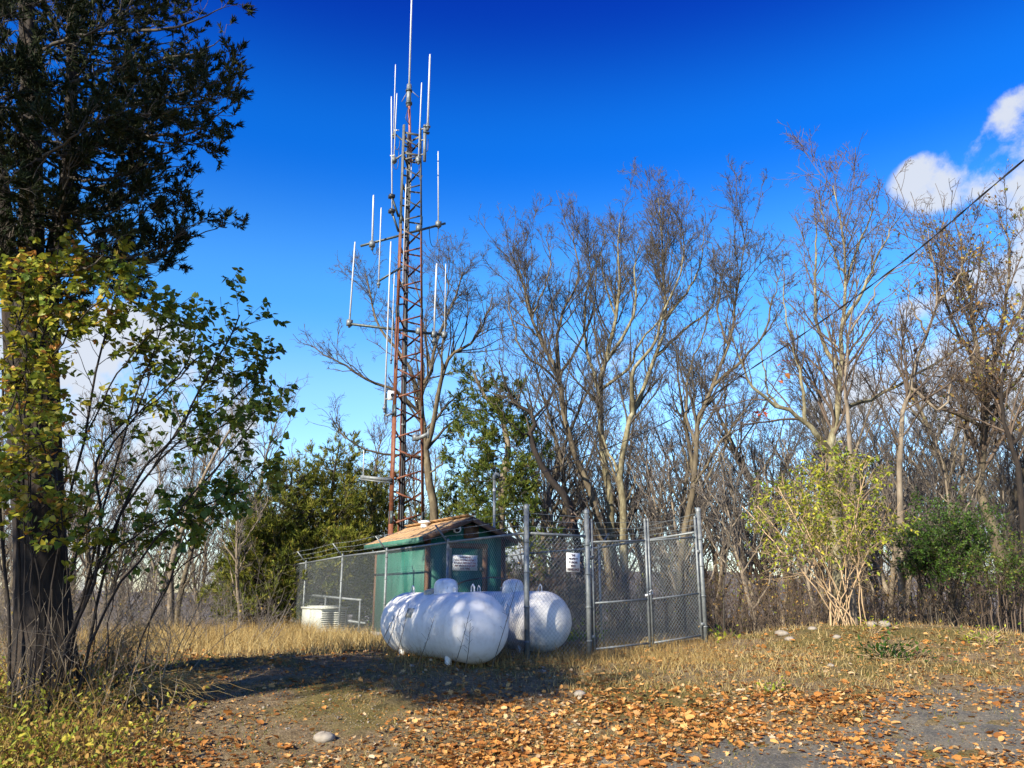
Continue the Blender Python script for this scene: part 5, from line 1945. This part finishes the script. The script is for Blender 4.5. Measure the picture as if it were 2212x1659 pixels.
rs = []
for k in range(16):
    tu = 1955 + 165 * (k + .5) / 16 + rr_.uniform(-10, 10)
    tv_ = 1090 + rr_.uniform(0, 80) + abs(tu - 2020) * .25
    rs.append(([(2020 + (tu - 2020) * .5, 1330, rr_.uniform(-.4, .4)), (2020 + (tu - 2020) * .8, 1230, rr_.uniform(-.6, .6)), (tu, tv_, rr_.uniform(-.8, .8))], .014, 1))
shrub('leafy_shrub', 'dark green small-leaved shrub beside the yellow-green one', rs, 16.4, 63, 'privet_leaf', 'twig', (8.0, 10.0), (.04, .07), 9, OVAL_V, OVAL_F, upw=.04, tmin=.35, droop=.2, lens=(.2, .6, .1, .3), keep=lambda u, v: np.where(v > 1270, .2, 1.0))
rs = []
for k in range(12):
    tu = 2100 + 150 * (k + .5) / 12 + rr_.uniform(-10, 10)
    tv_ = 1150 + rr_.uniform(0, 80)
    rs.append(([(2170 + (tu - 2170) * .6, 1340, rr_.uniform(-.4, .4)), (2170 + (tu - 2170) * .8, 1260, rr_.uniform(-.6, .6)), (tu, tv_, rr_.uniform(-.6, .6))], .012, 1))
shrub('leafy_shrub', 'olive scrubby shrub at the right edge, under the trunk of the bushy tree', rs, 15.6, 64, 'privet_leaf', 'twig_red', (6.0, 9.0), (.035, .06), 7, OVAL_V, OVAL_F, upw=.04, tmin=.3, droop=.2, lens=(.2, .6, .1, .3), tint=lambda p, r: .2)

# tan-leaved and green-leaved saplings behind the front fence
shrub('young_beech', 'young tree hung with dry tan leaves seen through the front fence', [
    ([(1232, 1345), (1228, 1270), (1222, 1200), (1236, 1135)], .016, 1), ([(1240, 1345, .2), (1255, 1260, .2), (1262, 1190, .2)], .012, 1), ([(1215, 1345, .1), (1205, 1260, .1), (1185, 1200, .1)], .012, 1),
    ([(1225, 1345, -.1), (1215, 1280, -.1), (1170, 1235, -.1)], .010, 1), ([(1236, 1345, .3), (1240, 1290, .3), (1250, 1235, .3)], .010, 1), ([(1205, 1345, .2), (1190, 1290, .2), (1160, 1260, .2)], .010, 1)], 18.5, 65, 'tan_leaf', 'twig', (4.0, 6.0), (.08, .15), 4, OVAL_V, OVAL_F, upw=.05, tmin=.15, droop=1.0, lens=(.25, .6, .12, .34), cat='tree')
shrub('young_cherry', 'yellow-green leaved sapling between hut corner and near fence post', [
    ([(1165, 1340), (1172, 1250), (1190, 1170), (1205, 1140)], .014, 1), ([(1150, 1340, .1), (1135, 1240, .1), (1110, 1190, .1)], .012, 1), ([(1170, 1340, .2), (1160, 1230, .2), (1165, 1180, .2)], .012, 1)],
    20.2, 66, 'honeysuckle_leaf', 'twig', (4.5, 7.0), (.07, .11), 6, OVAL_V, OVAL_F, upw=.05, tmin=.25, droop=.6, lens=(.2, .5, .1, .3), cat='tree', tint=lambda p, r: -.15)
shrub('maple_sapling', 'thin sapling with red and orange leaves in front of the lichen-spotted tree', [
    ([(1560, 1320), (1575, 1150), (1610, 980), (1650, 880), (1690, 800)], .016, 1), ([(1610, 980), (1560, 900, -.2), (1500, 860, -.3), (1450, 810, -.3)], .010, 0), ([(1640, 890), (1680, 850, .2), (1710, 840, .2)], .008, 0),
    ([(1572, 1200), (1530, 1130, -.3), (1500, 1100, -.4)], .008, 0)], 15.2, 67, 'red_leaf', 'twig', (.9, 1.6), (.09, .14), 2, LOBE_V, LOBE_F, upw=.02, tmin=.45, droop=.9, lens=(.2, .5, .1, .3), cat='tree', count=120,
    keep=lambda u, v: np.where((v > 900) & (v < 1060), .1, .55))

# ------------------------------------------------------------------ undergrowth (one mass)
rng = np.random.default_rng(71)


def brush_region(n, u0, u1, y0, y1, h0, h1, seed):
    r = np.random.default_rng(seed)
    Yv = r.uniform(y0, y1, n)
    u = r.uniform(u0, u1, n)
    x = (u - 1106) / FPX * Yv * 1.0
    z = gz(x, Yv)
    P = np.zeros((n, 5, 3))
    P[:, 0] = np.stack([x, Yv, z - .03], axis=1)
    d = nrm(r.normal(size=(n, 3)) * np.array([.32, .32, .1]) + np.array([0, 0, 1.0]))
    h = r.uniform(h0, h1, n)
    for k in range(1, 5):
        d = nrm(d + r.normal(size=(n, 3)) * .18 + np.array([0, 0, -.04]))
        P[:, k] = P[:, k - 1] + d * (h / 4)[:, None]
    R = np.linspace(1, .4, 5)[None, :] * r.uniform(.004, .010, n)[:, None]
    return P, R


def brush(name, label, regions, mat, leafmat, seed, nleaf, twd=3.6):
    r = np.random.default_rng(seed)
    Ps, Rs = zip(*[brush_region(*q, seed + i) for i, q in enumerate(regions)])
    P, R = np.concatenate(Ps), np.concatenate(Rs)
    mb = MB()
    V, F = tubes(P, R, 3)
    mb.add(V, F)
    P1, R1 = grow(P, R, r, twd, .2, .36, (25, 65), .04, .2, 3, .6, .15, .8, rmin=.003)
    V, F = tubes(P1, R1, 3)
    mb.add(V, F)
    P2, R2 = grow(P1, R1, r, 2.4, .2, .5, (25, 65), .02, .18, 2, .6, .1, .4, rmin=.0025)
    V, F = tubes(P2, R2, 3)
    mb.add(V, F)
    o = mb.build(name, mat)
    tag(o, label, 'undergrowth', kind='stuff')
    sel = r.choice(len(P2), min(nleaf, len(P2)), replace=False)
    n_ = len(sel)
    lm = MB()
    Lb = r.uniform(.03, .075, n_)
    scatter(lm, NEEDLE_V, BLADE_F, P2[sel, -1], frames(nrm(r.normal(size=(n_, 3)) + np.array([0, 0, -.5])), r.normal(size=(n_, 3))), np.stack([Lb * .55, Lb, Lb], axis=1), r.random(n_))
    lo = lm.build('brush_leaves', leafmat, o)
    lo['kind'] = 'stuff'


brush('undergrowth', 'tangled brown undergrowth along the foot of the trees on the right', [(460, 1520, 2260, 15.8, 18.5, .5, 1.5), (460, 1400, 2280, 18.5, 24, .8, 2.3), (200, 1480, 2280, 24, 30, 1.2, 2.8)], 'twig_red', 'brush_leaf', 710, 22000)
brush('undergrowth', 'pale brush and dead stems beyond the fence behind the gate', [(520, 1090, 1520, 18.2, 24, .7, 2.2), (220, 900, 1520, 24, 34, 1.6, 3.4)], 'twig_red', 'brush_leaf', 720, 11000)
brush('undergrowth', 'grey brush and dead stems on the left slope behind the lilac', [(220, -20, 620, 14.5, 22, .5, 1.4), (300, -20, 640, 22, 30, 1.4, 3.0), (260, -20, 640, 30, 44, 2.6, 5.0)], 'twig_grey', 'brush_leaf', 730, 4500)

# ivy-like green cover behind the front fence
r_ = np.random.default_rng(74)
n_ = 3600
q = r_.uniform(0, 1, (n_, 2))
uu_, vv_ = 1.0 + q[:, 0] * 2.4, 2.5 + q[:, 1] * 7
pos = np.array([C0.x, C0.y, 0])[None] + uu_[:, None] * np.array(UX) + vv_[:, None] * np.array(VX)
pos[:, 2] = gz(pos[:, 0], pos[:, 1]) + np.abs(r_.normal(size=n_)) * .36 * (.5 + .5 * np.sin(pos[:, 0] * 2.2) * np.cos(pos[:, 1] * 1.7)) + .02
mb = MB()
scatter(mb, OVAL_V, OVAL_F, pos, frames(nrm(r_.normal(size=(n_, 3)) + np.array([0, 0, .2])), np.array([0, 0, 1.0]) + r_.normal(size=(n_, 3)) * .5), r_.uniform(.05, .10, n_), r_.random(n_) * .45)
tag(mb.build('ground_ivy', 'honeysuckle_leaf'), 'low green leafy ground cover inside the yard behind the gate', 'ground cover', kind='stuff')

# ------------------------------------------------------------------ grass


def blades(mb, x, y, h, rng, lean=.5, w=.0035, K=4, tint=(0, 1), wind=(0, 0)):
    n = len(x)
    P = np.zeros((n, K, 3))
    P[:, 0] = np.stack([x, y, gz(x, y) - .01], axis=1)
    d = nrm(np.stack([rng.normal(size=n) * lean * .6 + wind[0], rng.normal(size=n) * lean * .6 + wind[1], np.ones(n)], axis=1))
    bend = rng.normal(size=(n, 3)) * lean * .55
    bend[:, 2] = -np.abs(bend[:, 2]) * 1.0
    for k in range(1, K):
        P[:, k] = P[:, k - 1] + d * (h / (K - 1))[:, None]
        d = nrm(d + bend)
    W = np.linspace(1, .15, K)[None, :] * (w * rng.uniform(.6, 1.4, n))[:, None]
    a = rng.uniform(0, np.pi, n)
    side = np.stack([np.cos(a), np.sin(a) * .4, np.zeros(n)], axis=1)
    ribbons(mb, P, W, nrm(side), np.clip(rng.uniform(tint[0], tint[1], n), 0, 1))


def area(n, u0, u1, y0, y1, rng):
    Yv = rng.uniform(y0, y1, n)
    u = rng.uniform(u0, u1, n)
    return (u - 1106) / FPX * Yv, Yv


def inside_yard(x, y):
    dx, dy = x - C0.x, y - C0.y
    u = dx * UX.x + dy * UX.y
    v = dx * VX.x + dy * VX.y
    return (u > -.05) & (u < FRW + .05) & (v > -.05) & (v < VL)


rng = np.random.default_rng(81)
mb = MB()
x, y = area(11000, 330, 850, 12.6, 19.5, rng)          # golden strip left of the tanks
k = ~inside_yard(x, y) & (rng.random(len(x)) < .35 + .65 * sstep(12.8, 14.2, y))
k &= ~((x > -2.7) & (y < 14.2))
x, y = x[k], y[k]
blades(mb, x, y, rng.uniform(.12, .42, len(x)) * (.5 + .5 * sstep(12.5, 14.5, y)), rng, .55, .004, 4, (.1, 1))
tag(mb.build('dry_grass_strip', 'dry_grass'), 'golden dry grass strip between the dark shade and the left fence', 'grass', kind='stuff')
mb = MB()
x, y = area(9000, -60, 700, 15, 24, rng)
k = ~inside_yard(x, y)
x, y = x[k], y[k]
blades(mb, x, y, rng.uniform(.15, .55, len(x)), rng, .6, .0045, 4, (-.2, .8))
tag(mb.build('tall_dry_grass', 'dry_grass'), 'tall dry grass on the slope behind the lilac', 'grass', kind='stuff')
mb = MB()
x, y = area(26000, 1180, 2260, 10.0, 15.8, rng)        # sunlit grass right of the gate
den = .22 + .78 * np.exp(-((x - 3.0) / 2.2) ** 2 - ((y - 12.0) / 1.2) ** 2)
k = ~inside_yard(x, y) & (rng.random(len(x)) < den)
x, y = x[k], y[k]
blades(mb, x, y, rng.uniform(.04, .17, len(x)), rng, 1.0, .004, 3, (.25, 1))
tag(mb.build('sunlit_grass', 'dry_grass'), 'straw-coloured sunlit grass in front of the gate and the mound', 'grass', kind='stuff')
mb = MB()
x, y = area(17000, 760, 2280, 7.6, 11.0, rng)
cl = .5 + .5 * np.sin(x * 1.7 + 1.1 * np.sin(y * 2.3)) * np.sin(y * 3.1 + x * .7)
k = rng.random(len(x)) < .2 + .8 * cl
uu_, vv_ = to_px(x, y, gz(x, y))
k &= rng.random(len(x)) > .85 * np.exp(-((uu_ - 1640) / 190) ** 4 - ((vv_ - 1650) / 42) ** 4)
k &= rng.random(len(x)) > .85 * np.exp(-((uu_ - 2080) / 190) ** 4 - ((vv_ - 1580) / 72) ** 4)
x, y = x[k], y[k]
blades(mb, x, y, rng.uniform(.03, .11, len(x)), rng, 1.1, .0032, 3, (.15, 1))
tag(mb.build('matted_straw', 'dry_grass'), 'short matted straw between the fallen leaves in the foreground', 'grass', kind='stuff')
mb = MB()
x, y = area(9000, 850, 1560, 11.2, 14.6, rng)          # scruffy grass at the foot of tanks and gate
k = rng.random(len(x)) < .55
x, y = x[k], y[k]
blades(mb, x, y, rng.uniform(.06, .30, len(x)) ** 1.0, rng, .6, .0035, 4, (0, .6))
tag(mb.build('scruffy_grass', 'dry_grass'), 'brown scruffy grass around the feet of tanks and gate', 'grass', kind='stuff')
mb = MB()
x, y = area(26000, -60, 2280, 7.6, 13.5, rng)          # thin green-brown turf over the clearing
cl = .5 + .5 * np.sin(x * 2.1 + 1.3 * np.sin(y * 1.7)) * np.sin(y * 2.6 + x)
uu_, vv_ = to_px(x, y, gz(x, y))
bare = np.exp(-((uu_ - 760) / 260) ** 2 - ((vv_ - 1545) / 60) ** 2)
k = rng.random(len(x)) < np.clip(cl * 1.1, .08, 1) * (1 - .92 * bare)
x, y = x[k], y[k]
blades(mb, x, y, rng.uniform(.02, .075, len(x)), rng, .8, .004, 3, (0, 1))
tag(mb.build('thin_turf', 'green_grass'), 'thin patchy turf over the gravelly clearing', 'grass', kind='stuff')
mb = MB()
x, y = area(9000, -80, 480, 7.4, 11.6, rng)           # rank growth in the left foreground
edge = 480 - 250 * sstep(9.8, 7.6, y)
u = x / y * FPX + 1106
k = rng.random(len(x)) < np.clip((430 - u) / 260, .05, 1)
x, y = x[k], y[k]
blades(mb, x, y, rng.uniform(.06, .40, len(x)) * (.4 + .6 * rng.random(len(x))), rng, .75, .0042, 5, (-.25, .85))
tag(mb.build('rank_grass', 'dry_grass'), 'rank yellowing grass and stalks in the lower left corner', 'grass', kind='stuff')
# tall single stalks and leafy weeds in that corner
mb = MB()
x, y = area(800, -60, 330, 7.6, 11, rng)
blades(mb, x, y, rng.uniform(.3, .9, len(x)), rng, .4, .003, 5, (-.2, .6))
tag(mb.build('weed_stalks', 'dry_grass'), 'upright dead weed stalks in front of the cedar trunk', 'weeds', kind='stuff')
mb = MB()
n_ = 5000
x, y = area(n_, -60, 420, 7.4, 10.6, rng)
u = x / y * FPX + 1106
k = rng.random(n_) < np.clip((400 - u) / 300, 0.02, 1)
x, y = x[k], y[k]
n_ = len(x)
pos = np.stack([x, y, gz(x, y) + rng.uniform(.02, .42, n_) * rng.random(n_)], axis=1)
scatter(mb, OVAL_V, OVAL_F, pos, frames(nrm(rng.normal(size=(n_, 3)) + np.array([0, 0, .1])), np.array([0, 0, 1.0]) + rng.normal(size=(n_, 3)) * .6), rng.uniform(.03, .085, n_), np.clip(rng.random(n_) * .75 + .25, 0, 1))
tag(mb.build('yellow_weeds', 'honeysuckle_leaf'), 'low yellow-leaved weeds in the lower left corner', 'weeds', kind='stuff')
mb = MB()
n_ = 9000
x, y = area(n_, -60, 520, 7.4, 11.2, rng)
u = x / y * FPX + 1106
k = rng.random(n_) < np.clip((500 - u) / 320, 0.02, 1)
x, y = x[k], y[k]
n_ = len(x)
pos = np.stack([x, y, gz(x, y) + rng.uniform(.02, .5, n_) * rng.random(n_)], axis=1)
scatter(mb, CURL_V, CURL_F, pos, frames(nrm(rng.normal(size=(n_, 3)) + np.array([0, 0, -.2])), rng.normal(size=(n_, 3))), rng.uniform(.025, .065, n_), np.clip(rng.random(n_), 0, 1))
tag(mb.build('withered_weeds', 'brush_leaf'), 'withered brown and olive weed leaves among the stalks at lower left', 'weeds', kind='stuff')


# thin dead canes tangled round the cedar's foot
rq = np.random.default_rng(88)
P, R = brush_region(150, -30, 420, 8.6, 11.6, .5, 1.7, 881)
mb = MB()
V, F = tubes(P, R * .8, 3)
mb.add(V, F)
P1, R1 = grow(P, R * .8, rq, 4.0, .2, .36, (25, 65), .03, .2, 3, .6, .15, .6, rmin=.0025)
V, F = tubes(P1, R1, 3)
mb.add(V, F)
tag(mb.build('dead_canes', 'bark_smooth'), 'thin dead canes tangled round the foot of the big cedar', 'undergrowth', kind='stuff')


# bundle of arching straw left of the shadow
def straw(label, u, v, n, seed, reach, height, spread):
    r = np.random.default_rng(seed)
    c = ground_px(u, v)
    P = np.zeros((n, 8, 3))
    P[:, 0] = np.array(c) + np.stack([r.normal(size=n) * spread, r.normal(size=n) * spread * .7, np.zeros(n)], axis=1)
    P[:, 0, 2] = gz(P[:, 0, 0], P[:, 0, 1])
    a = r.normal(size=n) * .45 + .15
    L = reach * r.uniform(.6, 1.15, n)
    hh = height * r.uniform(.5, 1.15, n)
    s = np.linspace(0, 1, 8)
    for k in range(1, 8):
        P[:, k, 0] = P[:, 0, 0] + np.cos(a) * L * s[k]
        P[:, k, 1] = P[:, 0, 1] + np.sin(a) * L * s[k]
        P[:, k, 2] = P[:, 0, 2] + hh * (1 - (1 - s[k] * 1.65) ** 2 if s[k] < .95 else 1 - (1 - s[k] * 1.7) ** 2) + r.normal(size=n) * .01
    V, F = tubes(P, np.linspace(1, .4, 8)[None, :] * r.uniform(.002, .0045, n)[:, None], 3)
    m_ = MB()
    m_.add(V, F, np.repeat(r.uniform(.4, 1, n), 24))
    t = tag(m_.build('straw_clump', 'dry_grass', loc=c), label, 'grass clump')
    return t


straw('arching clump of dead straw at the left tip of the dark shade', 275, 1515, 150, 5, .95, .26, .20)
straw('taller thin arching straw clump between lilac and shade', 215, 1460, 70, 6, .8, .6, .15)
straw('small bent straw clump in the grass before the gate', 1395, 1405, 45, 9, .30, .22, .10)

# thin dead stems standing in front of the near tank
for i, (u, v0, v1, du) in enumerate([(868, 1408, 1315, -4), (893, 1410, 1300, -9), (985, 1425, 1320, 30), (1060, 1430, 1240, 62), (1010, 1428, 1345, 6), (925, 1415, 1330, 14), (850, 1405, 1330, 3)]):
    b0 = ground_px(u, v0 + 6)
    b0 = gpt(b0.x, min(b0.y, 10.9))
    t1 = at(u + du, v1, b0.y)
    m_ = MB().tube([list(p) for p in spline([b0, b0 * .5 + t1 * .5 + Vector((.02, 0, .02)), t1], 8)], list(np.linspace(.006, .0025, 8)), 5)
    rr2 = random.Random(i)
    for q in range(7):
        f = .45 + .5 * q / 7
        c = b0 + (t1 - b0) * f
        m_.tube([c, c + Vector((rr2.uniform(-.07, .07), rr2.uniform(-.05, .05), rr2.uniform(.02, .08)))], .0022, 3)
    names = ['leftmost but one dead weed stem before the near tank', 'taller dead weed stem left of the near tank seam', 'curved dead weed stem before the near tank end', 'long slanting dead stalk across the right end of the near tank', 'short dead weed stem under the near tank end', 'branching dead weed stem before the near tank middle', 'leftmost dead weed stem before the near tank']
    tag(m_.build('weed_stem', 'twig', loc=b0), names[i], 'weed', 'dead stems before the near tank')

# leafy weed on the mound and others beside it
for (u, v, n_, sz, s_, lab) in [(1925, 1425, 210, .085, .26, 'dark green leafy weed clump on the right mound'), (1700, 1345, 60, .06, .14, 'small green weed left of the pale shrub stems'), (2130, 1390, 110, .06, .24, 'yellow-green weeds under the right trees'),
                                (1555, 1385, 36, .10, .14, 'drooping weed beside the rightmost fence post'), (1030 + 640, 1495, 60, .05, .10, 'green tuft in the leaves right of centre'), (1890, 1365, 70, .055, .2, 'low green weeds behind the dark weed clump')]:
    r = np.random.default_rng(int(u))
    c = ground_px(u, v)
    pos = np.array(c) + r.normal(size=(n_, 3)) * np.array([s_, s_ * .7, 0])
    pos[:, 2] = gz(pos[:, 0], pos[:, 1]) + np.abs(r.normal(size=n_)) * s_ * .5 + .02
    dl = nrm((pos - np.array(c)) * np.array([1, 1, .4]) + r.normal(size=(n_, 3)) * .25 + np.array([0, 0, .12]))
    w_ = thing('leafy_weed', lab, 'weed', c)
    st_ = MB()
    for q in range(0, n_, 4):
        st_.tube([Vector(c) + Vector((r.normal() * s_ * .3, r.normal() * s_ * .3, -.01)), Vector(pos[q])], .003, 3)
    st_.build('stems', 'stem_tan', w_)
    leaf_parts(w_, OVAL_V, OVAL_F, pos, frames(dl, np.array([0, 0, 1.0]) + r.normal(size=(n_, 3)) * .3), r.uniform(.7, 1.25, n_) * sz, np.clip(r.random(n_) * (.6 if u == 1925 else .9), 0, 1), 'privet_leaf' if u == 1925 else 'honeysuckle_leaf', 300, 'foliage', pos[:, 1])

# ------------------------------------------------------------------ rocks


def rock(u, v, s, seed, label, sq=.6, mat='rock'):
    r = np.random.default_rng(seed)
    c = ground_px(u, v)
    n, m_ = 9, 7
    V, F = [], []
    k1 = r.normal(size=(5, 3))
    for i in range(m_):
        a = math.pi * i / (m_ - 1)
        for j in range(n):
            b2 = 2 * math.pi * j / n
            d = np.array([math.sin(a) * math.cos(b2), math.sin(a) * math.sin(b2), math.cos(a)])
            rr3 = 1 - .32 * max(0, (k1 @ d).max() / 2.2 - .35) + .05 * r.normal()
            V.append(np.array(c) + d * rr3 * s * np.array([1, .8, sq]) + np.array([0, 0, s * sq * .35]))
    for i in range(m_ - 1):
        for j in range(n):
            F.append([i * n + j, (i + 1) * n + j, (i + 1) * n + (j + 1) % n, i * n + (j + 1) % n])
    tag(MB().add(V, F).build('rock', mat, loc=c), label, 'rock', 'loose rocks on the clearing')


for i, (u, v, s, lab) in enumerate([
        (1850, 1343, .15, 'pale rock right behind the base of the yellow-green shrub'), (1882, 1352, .11, 'rounded rock right of the pale shrub stems'), (1690, 1372, .13, 'flat pale rock left on the mound'),
        (1706, 1383, .09, 'small pale rock just below the flat one'), (1808, 1378, .07, 'small whitish stone below the pale shrub stems'), (1795, 1440, .06, 'whitish stone lower on the mound'),
        (1910, 1352, .12, 'dark rock on the mound crest behind the weeds'), (1253, 1503, .085, 'white stone at the edge of the leaves near the middle'), (700, 1600, .12, 'grey stone in the gravel left of centre'),
        (1018, 1425, .06, 'pale stone in the shade below the near tank'), (1755, 1360, .08, 'stone half buried in the mound crest'), (1665, 1492, .05, 'small white stone beside the green tuft'), (890, 1440, .05, 'pale flat stone in the shade left of the near tank')]):
    rock(u, v, s, 300 + i, lab, .55)
# loose gravel over the bare patch
surf('gravel_stone', [(.3, (.10, .085, .065)), (.7, (.30, .26, .21))], 3, .95)
r = np.random.default_rng(90)
n_ = 4200
u, v = r.normal(780, 330, n_), 1520 + np.abs(r.normal(0, 70, n_))
Yg = r.uniform(7.8, 11.5, n_)
x = (u - 1106) / FPX * Yg
pos = np.stack([x, Yg, gz(x, Yg)], axis=1)
OCT_V = [(1, 0, 0), (-1, 0, 0), (0, 1, 0), (0, -1, 0), (0, 0, .8), (0, 0, -.8)]
OCT_F = [(0, 2, 4), (2, 1, 4), (1, 3, 4), (3, 0, 4), (2, 0, 5), (1, 2, 5), (3, 1, 5), (0, 3, 5)]
mb = MB()
scatter(mb, OCT_V, OCT_F, pos, frames(r.normal(size=(n_, 3)), r.normal(size=(n_, 3))), r.uniform(.004, .010, n_) * np.where(r.random(n_) > .97, 2.6, 1), r.random(n_))
tag(mb.build('gravel', 'gravel_stone'), 'loose pale gravel over the bare patch left of centre', 'gravel', kind='stuff')

# ------------------------------------------------------------------ fallen leaves
r = np.random.default_rng(91)
n_ = 120000
Yl = 7.3 + (16.5 - 7.3) * r.random(n_) ** 1.0
x = r.uniform(-.70, .70, n_) * Yl
z = gz(x, Yl)
u, v = to_px(x, Yl, z)
wave = .5 + .5 * np.sin(x * 2.7 + 1.9 * np.sin(Yl * 1.3)) * np.sin(Yl * 2.9 - x * 1.1)
fine = .5 + .5 * np.sin(x * 7.3 + 2 * np.sin(Yl * 5.1)) * np.sin(Yl * 8.2 + x * 3.3)
den = .05 + .24 * wave * fine
bx, by = r.uniform(-6, 6, 260), r.uniform(7.4, 12, 260)
br2 = r.uniform(.12, .45, 260)
drift = np.zeros(n_)
for q in range(260):
    drift = np.maximum(drift, np.exp(-(((x - bx[q]) / (br2[q] * 1.6)) ** 2 + ((Yl - by[q]) / br2[q]) ** 2)))
den = den + (.95 * drift * (.4 + .6 * wave) + .20) * sstep(1470, 1530, v) * sstep(820, 1000, u)
den = den + .35 * sstep(1500, 1570, v) * (1 - sstep(420, 620, u)) * wave
den = den + .45 * sstep(1590, 1630, v) * np.exp(-((u - 950) / 520) ** 2) * (.3 + wave)
den = den * (1 - .90 * np.exp(-((u - 720) / 230) ** 2 - ((v - 1550) / 55) ** 2))
den = den * (1 - .93 * np.exp(-((u - 1640) / 190) ** 4 - ((v - 1650) / 42) ** 4))
den = den * (1 - .90 * np.exp(-((u - 2080) / 190) ** 4 - ((v - 1580) / 72) ** 4))
den = den * (1 - .75 * sstep(12.5, 14.5, Yl))
k = (r.random(n_) < den * .80) & ~inside_yard(x, Yl)
x, Yl, z = x[k], Yl[k], z[k]
n_ = len(x)
pos = np.stack([x, Yl, z + r.uniform(.004, .03, n_)], axis=1)
yaw = r.uniform(0, 2 * np.pi, n_)
d = np.stack([np.cos(yaw), np.sin(yaw), r.normal(size=n_) * .18], axis=1)
nn = np.array([0, 0, 1.0]) * np.where(r.random(n_) < .25, -1, 1)[:, None] + r.normal(size=(n_, 3)) * .42
fr = frames(d, nn)
sc = np.clip(r.lognormal(-3.05, .36, n_), .02, .105)
t = np.clip(r.beta(1.3, 1.3, n_) + .08 * np.sin(x * 3), 0, 1)
half = r.random(n_) < .4
order = np.argsort(Yl - sc * 12)
big = np.zeros(n_, bool)
big[order[:300]] = True
mesh_sets = []
for tv, tf in ((LOBE_V, LOBE_F), (CURL_V, CURL_F)):
    ms = []
    for q in range(6):
        mb = MB()
        mb.add(tv, tf, (q + .5) / 6)
        ms.append(mb.mesh('leaf', 'dead_leaf'))
    mesh_sets.append(ms)
for i in np.where(big)[0]:
    Rm = Matrix([list(q) for q in fr[i]]).transposed()
    sub('leaf', mesh_sets[0 if half[i] else 1][min(5, int(t[i] * 6))], ground, Vector(pos[i]), Rm.to_euler(), float(sc[i]))
mb = MB()
for msk, tv, tf in ((half & ~big, LOBE_V, LOBE_F), (~half & ~big, CURL_V, CURL_F)):
    scatter(mb, tv, tf, pos[msk], fr[msk], sc[msk], t[msk])
n_ = 42000
Yc = r.uniform(7.3, 14.5, n_)
xc = r.uniform(-.70, .70, n_) * Yc
pc = np.stack([xc, Yc, gz(xc, Yc) + r.uniform(.0, .012, n_)], axis=1)
ya = r.uniform(0, 2 * np.pi, n_)
dc = np.stack([np.cos(ya), np.sin(ya), r.normal(size=n_) * .3], axis=1)
Lc = r.uniform(.010, .034, n_)
kk = ~inside_yard(xc, Yc)
scatter(mb, BLADE_V, BLADE_F, pc[kk], frames(dc, np.array([0, 0, 1.0]) + r.normal(size=(n_, 3)) * .4)[kk], np.stack([Lc * r.uniform(.2, .9, n_), Lc, Lc], axis=1)[kk], np.clip(r.random(n_) * .8, 0, 1)[kk])
tag(mb.build('leaf_litter', 'dead_leaf', ground), None, None, kind='stuff')

# ------------------------------------------------------------------ tall tree behind the camera that shades the tanks
rng = np.random.default_rng(95)
sN = np.array([.79, -.61, 0])
sS = np.array([.61, .79, 0])
tb_ = sS * -7.2 + sN * -10.4
tb_[2] = float(gz(tb_[0], tb_[1])) - .1
cc = sS * -7.0 + sN * -8.0
cc[2] = 10.9
trP = spline([tb_, tb_ + np.array([0, 0, 3.5]), tb_ * .55 + cc * .45 + np.array([0, 0, 1.4]), cc, cc + np.array([0, 0, 3.6])], 16)
st = thing('shade_tree', 'tall leafy tree standing behind the camera, shading tanks and clearing', 'tree', Vector(tb_))
V, F = tubes(trP[None], np.linspace(.22, .05, 16)[None], 8)
MB().add(V, F).build('trunk', 'bark', st, smooth=True)
# foliage masses: (lateral, height, lateral radius, height radius, leaves)
fm = MB()
br_ = []
masses = [(-8.3, 7.85, 1.15, .42, 2200), (-6.9, 7.80, 1.1, .38, 1600), (-6.2, 8.3, .8, .45, 700), (-10.35, 7.1, .40, .75, 800), (-8.9, 9.0, .8, .45, 260), (-7.5, 8.95, .8, .42, 430), (-7.9, 9.9, .9, .40, 380), (-6.6, 9.4, .7, .4, 260),
          (-8.7, 11.2, 1.2, .7, 900), (-9.3, 12.3, .8, .9, 1000), (-8.2, 12.8, 1.1, .9, 1100), (-8.8, 14.0, 1.0, .8, 1000), (-7.4, 11.4, .8, .6, 300)]
for la, hz_, rl, rh, n_ in masses:
    c = sS * (-7.0 + rng.uniform(-.5, .5)) + sN * la
    c[2] = hz_
    fine_ = 8.6 < hz_ < 10.2
    nc = max(7, n_ // (14 if fine_ else 40))
    cp = rng.normal(size=(nc, 3))
    cp = nrm(cp) * rng.random((nc, 1)) ** (1 / 3)
    ctr = c + sN[None] * cp[:, :1] * rl + np.array([0, 0, 1.0])[None] * cp[:, 1:2] * rh + sS[None] * cp[:, 2:3] * .9
    for q in ctr[::3]:
        br_.append(spline([trP[int(np.clip((q[2] - 3) / 10 * 13, 4, 14))], (trP[10] + q) / 2 + np.array([0, 0, .2]), q], 8))
    ii = rng.integers(0, nc, n_)
    pos = ctr[ii] + rng.normal(size=(n_, 3)) * (.11 if fine_ else .20)
    Ls = rng.uniform(.11, .19, n_)
    scatter(fm, NEEDLE_V, BLADE_F, pos, frames(rng.normal(size=(n_, 3)), rng.normal(size=(n_, 3))), np.stack([Ls * .7, Ls, Ls], axis=1), rng.random(n_))
tag(fm.build('foliage', 'privet_leaf', st), None, None, kind='stuff')
bb = np.array(br_)
V, F = tubes(bb, np.linspace(.03, .008, 8)[None, :].repeat(len(bb), 0), 4)
MB().add(V, F).build('branches', 'twig', st)
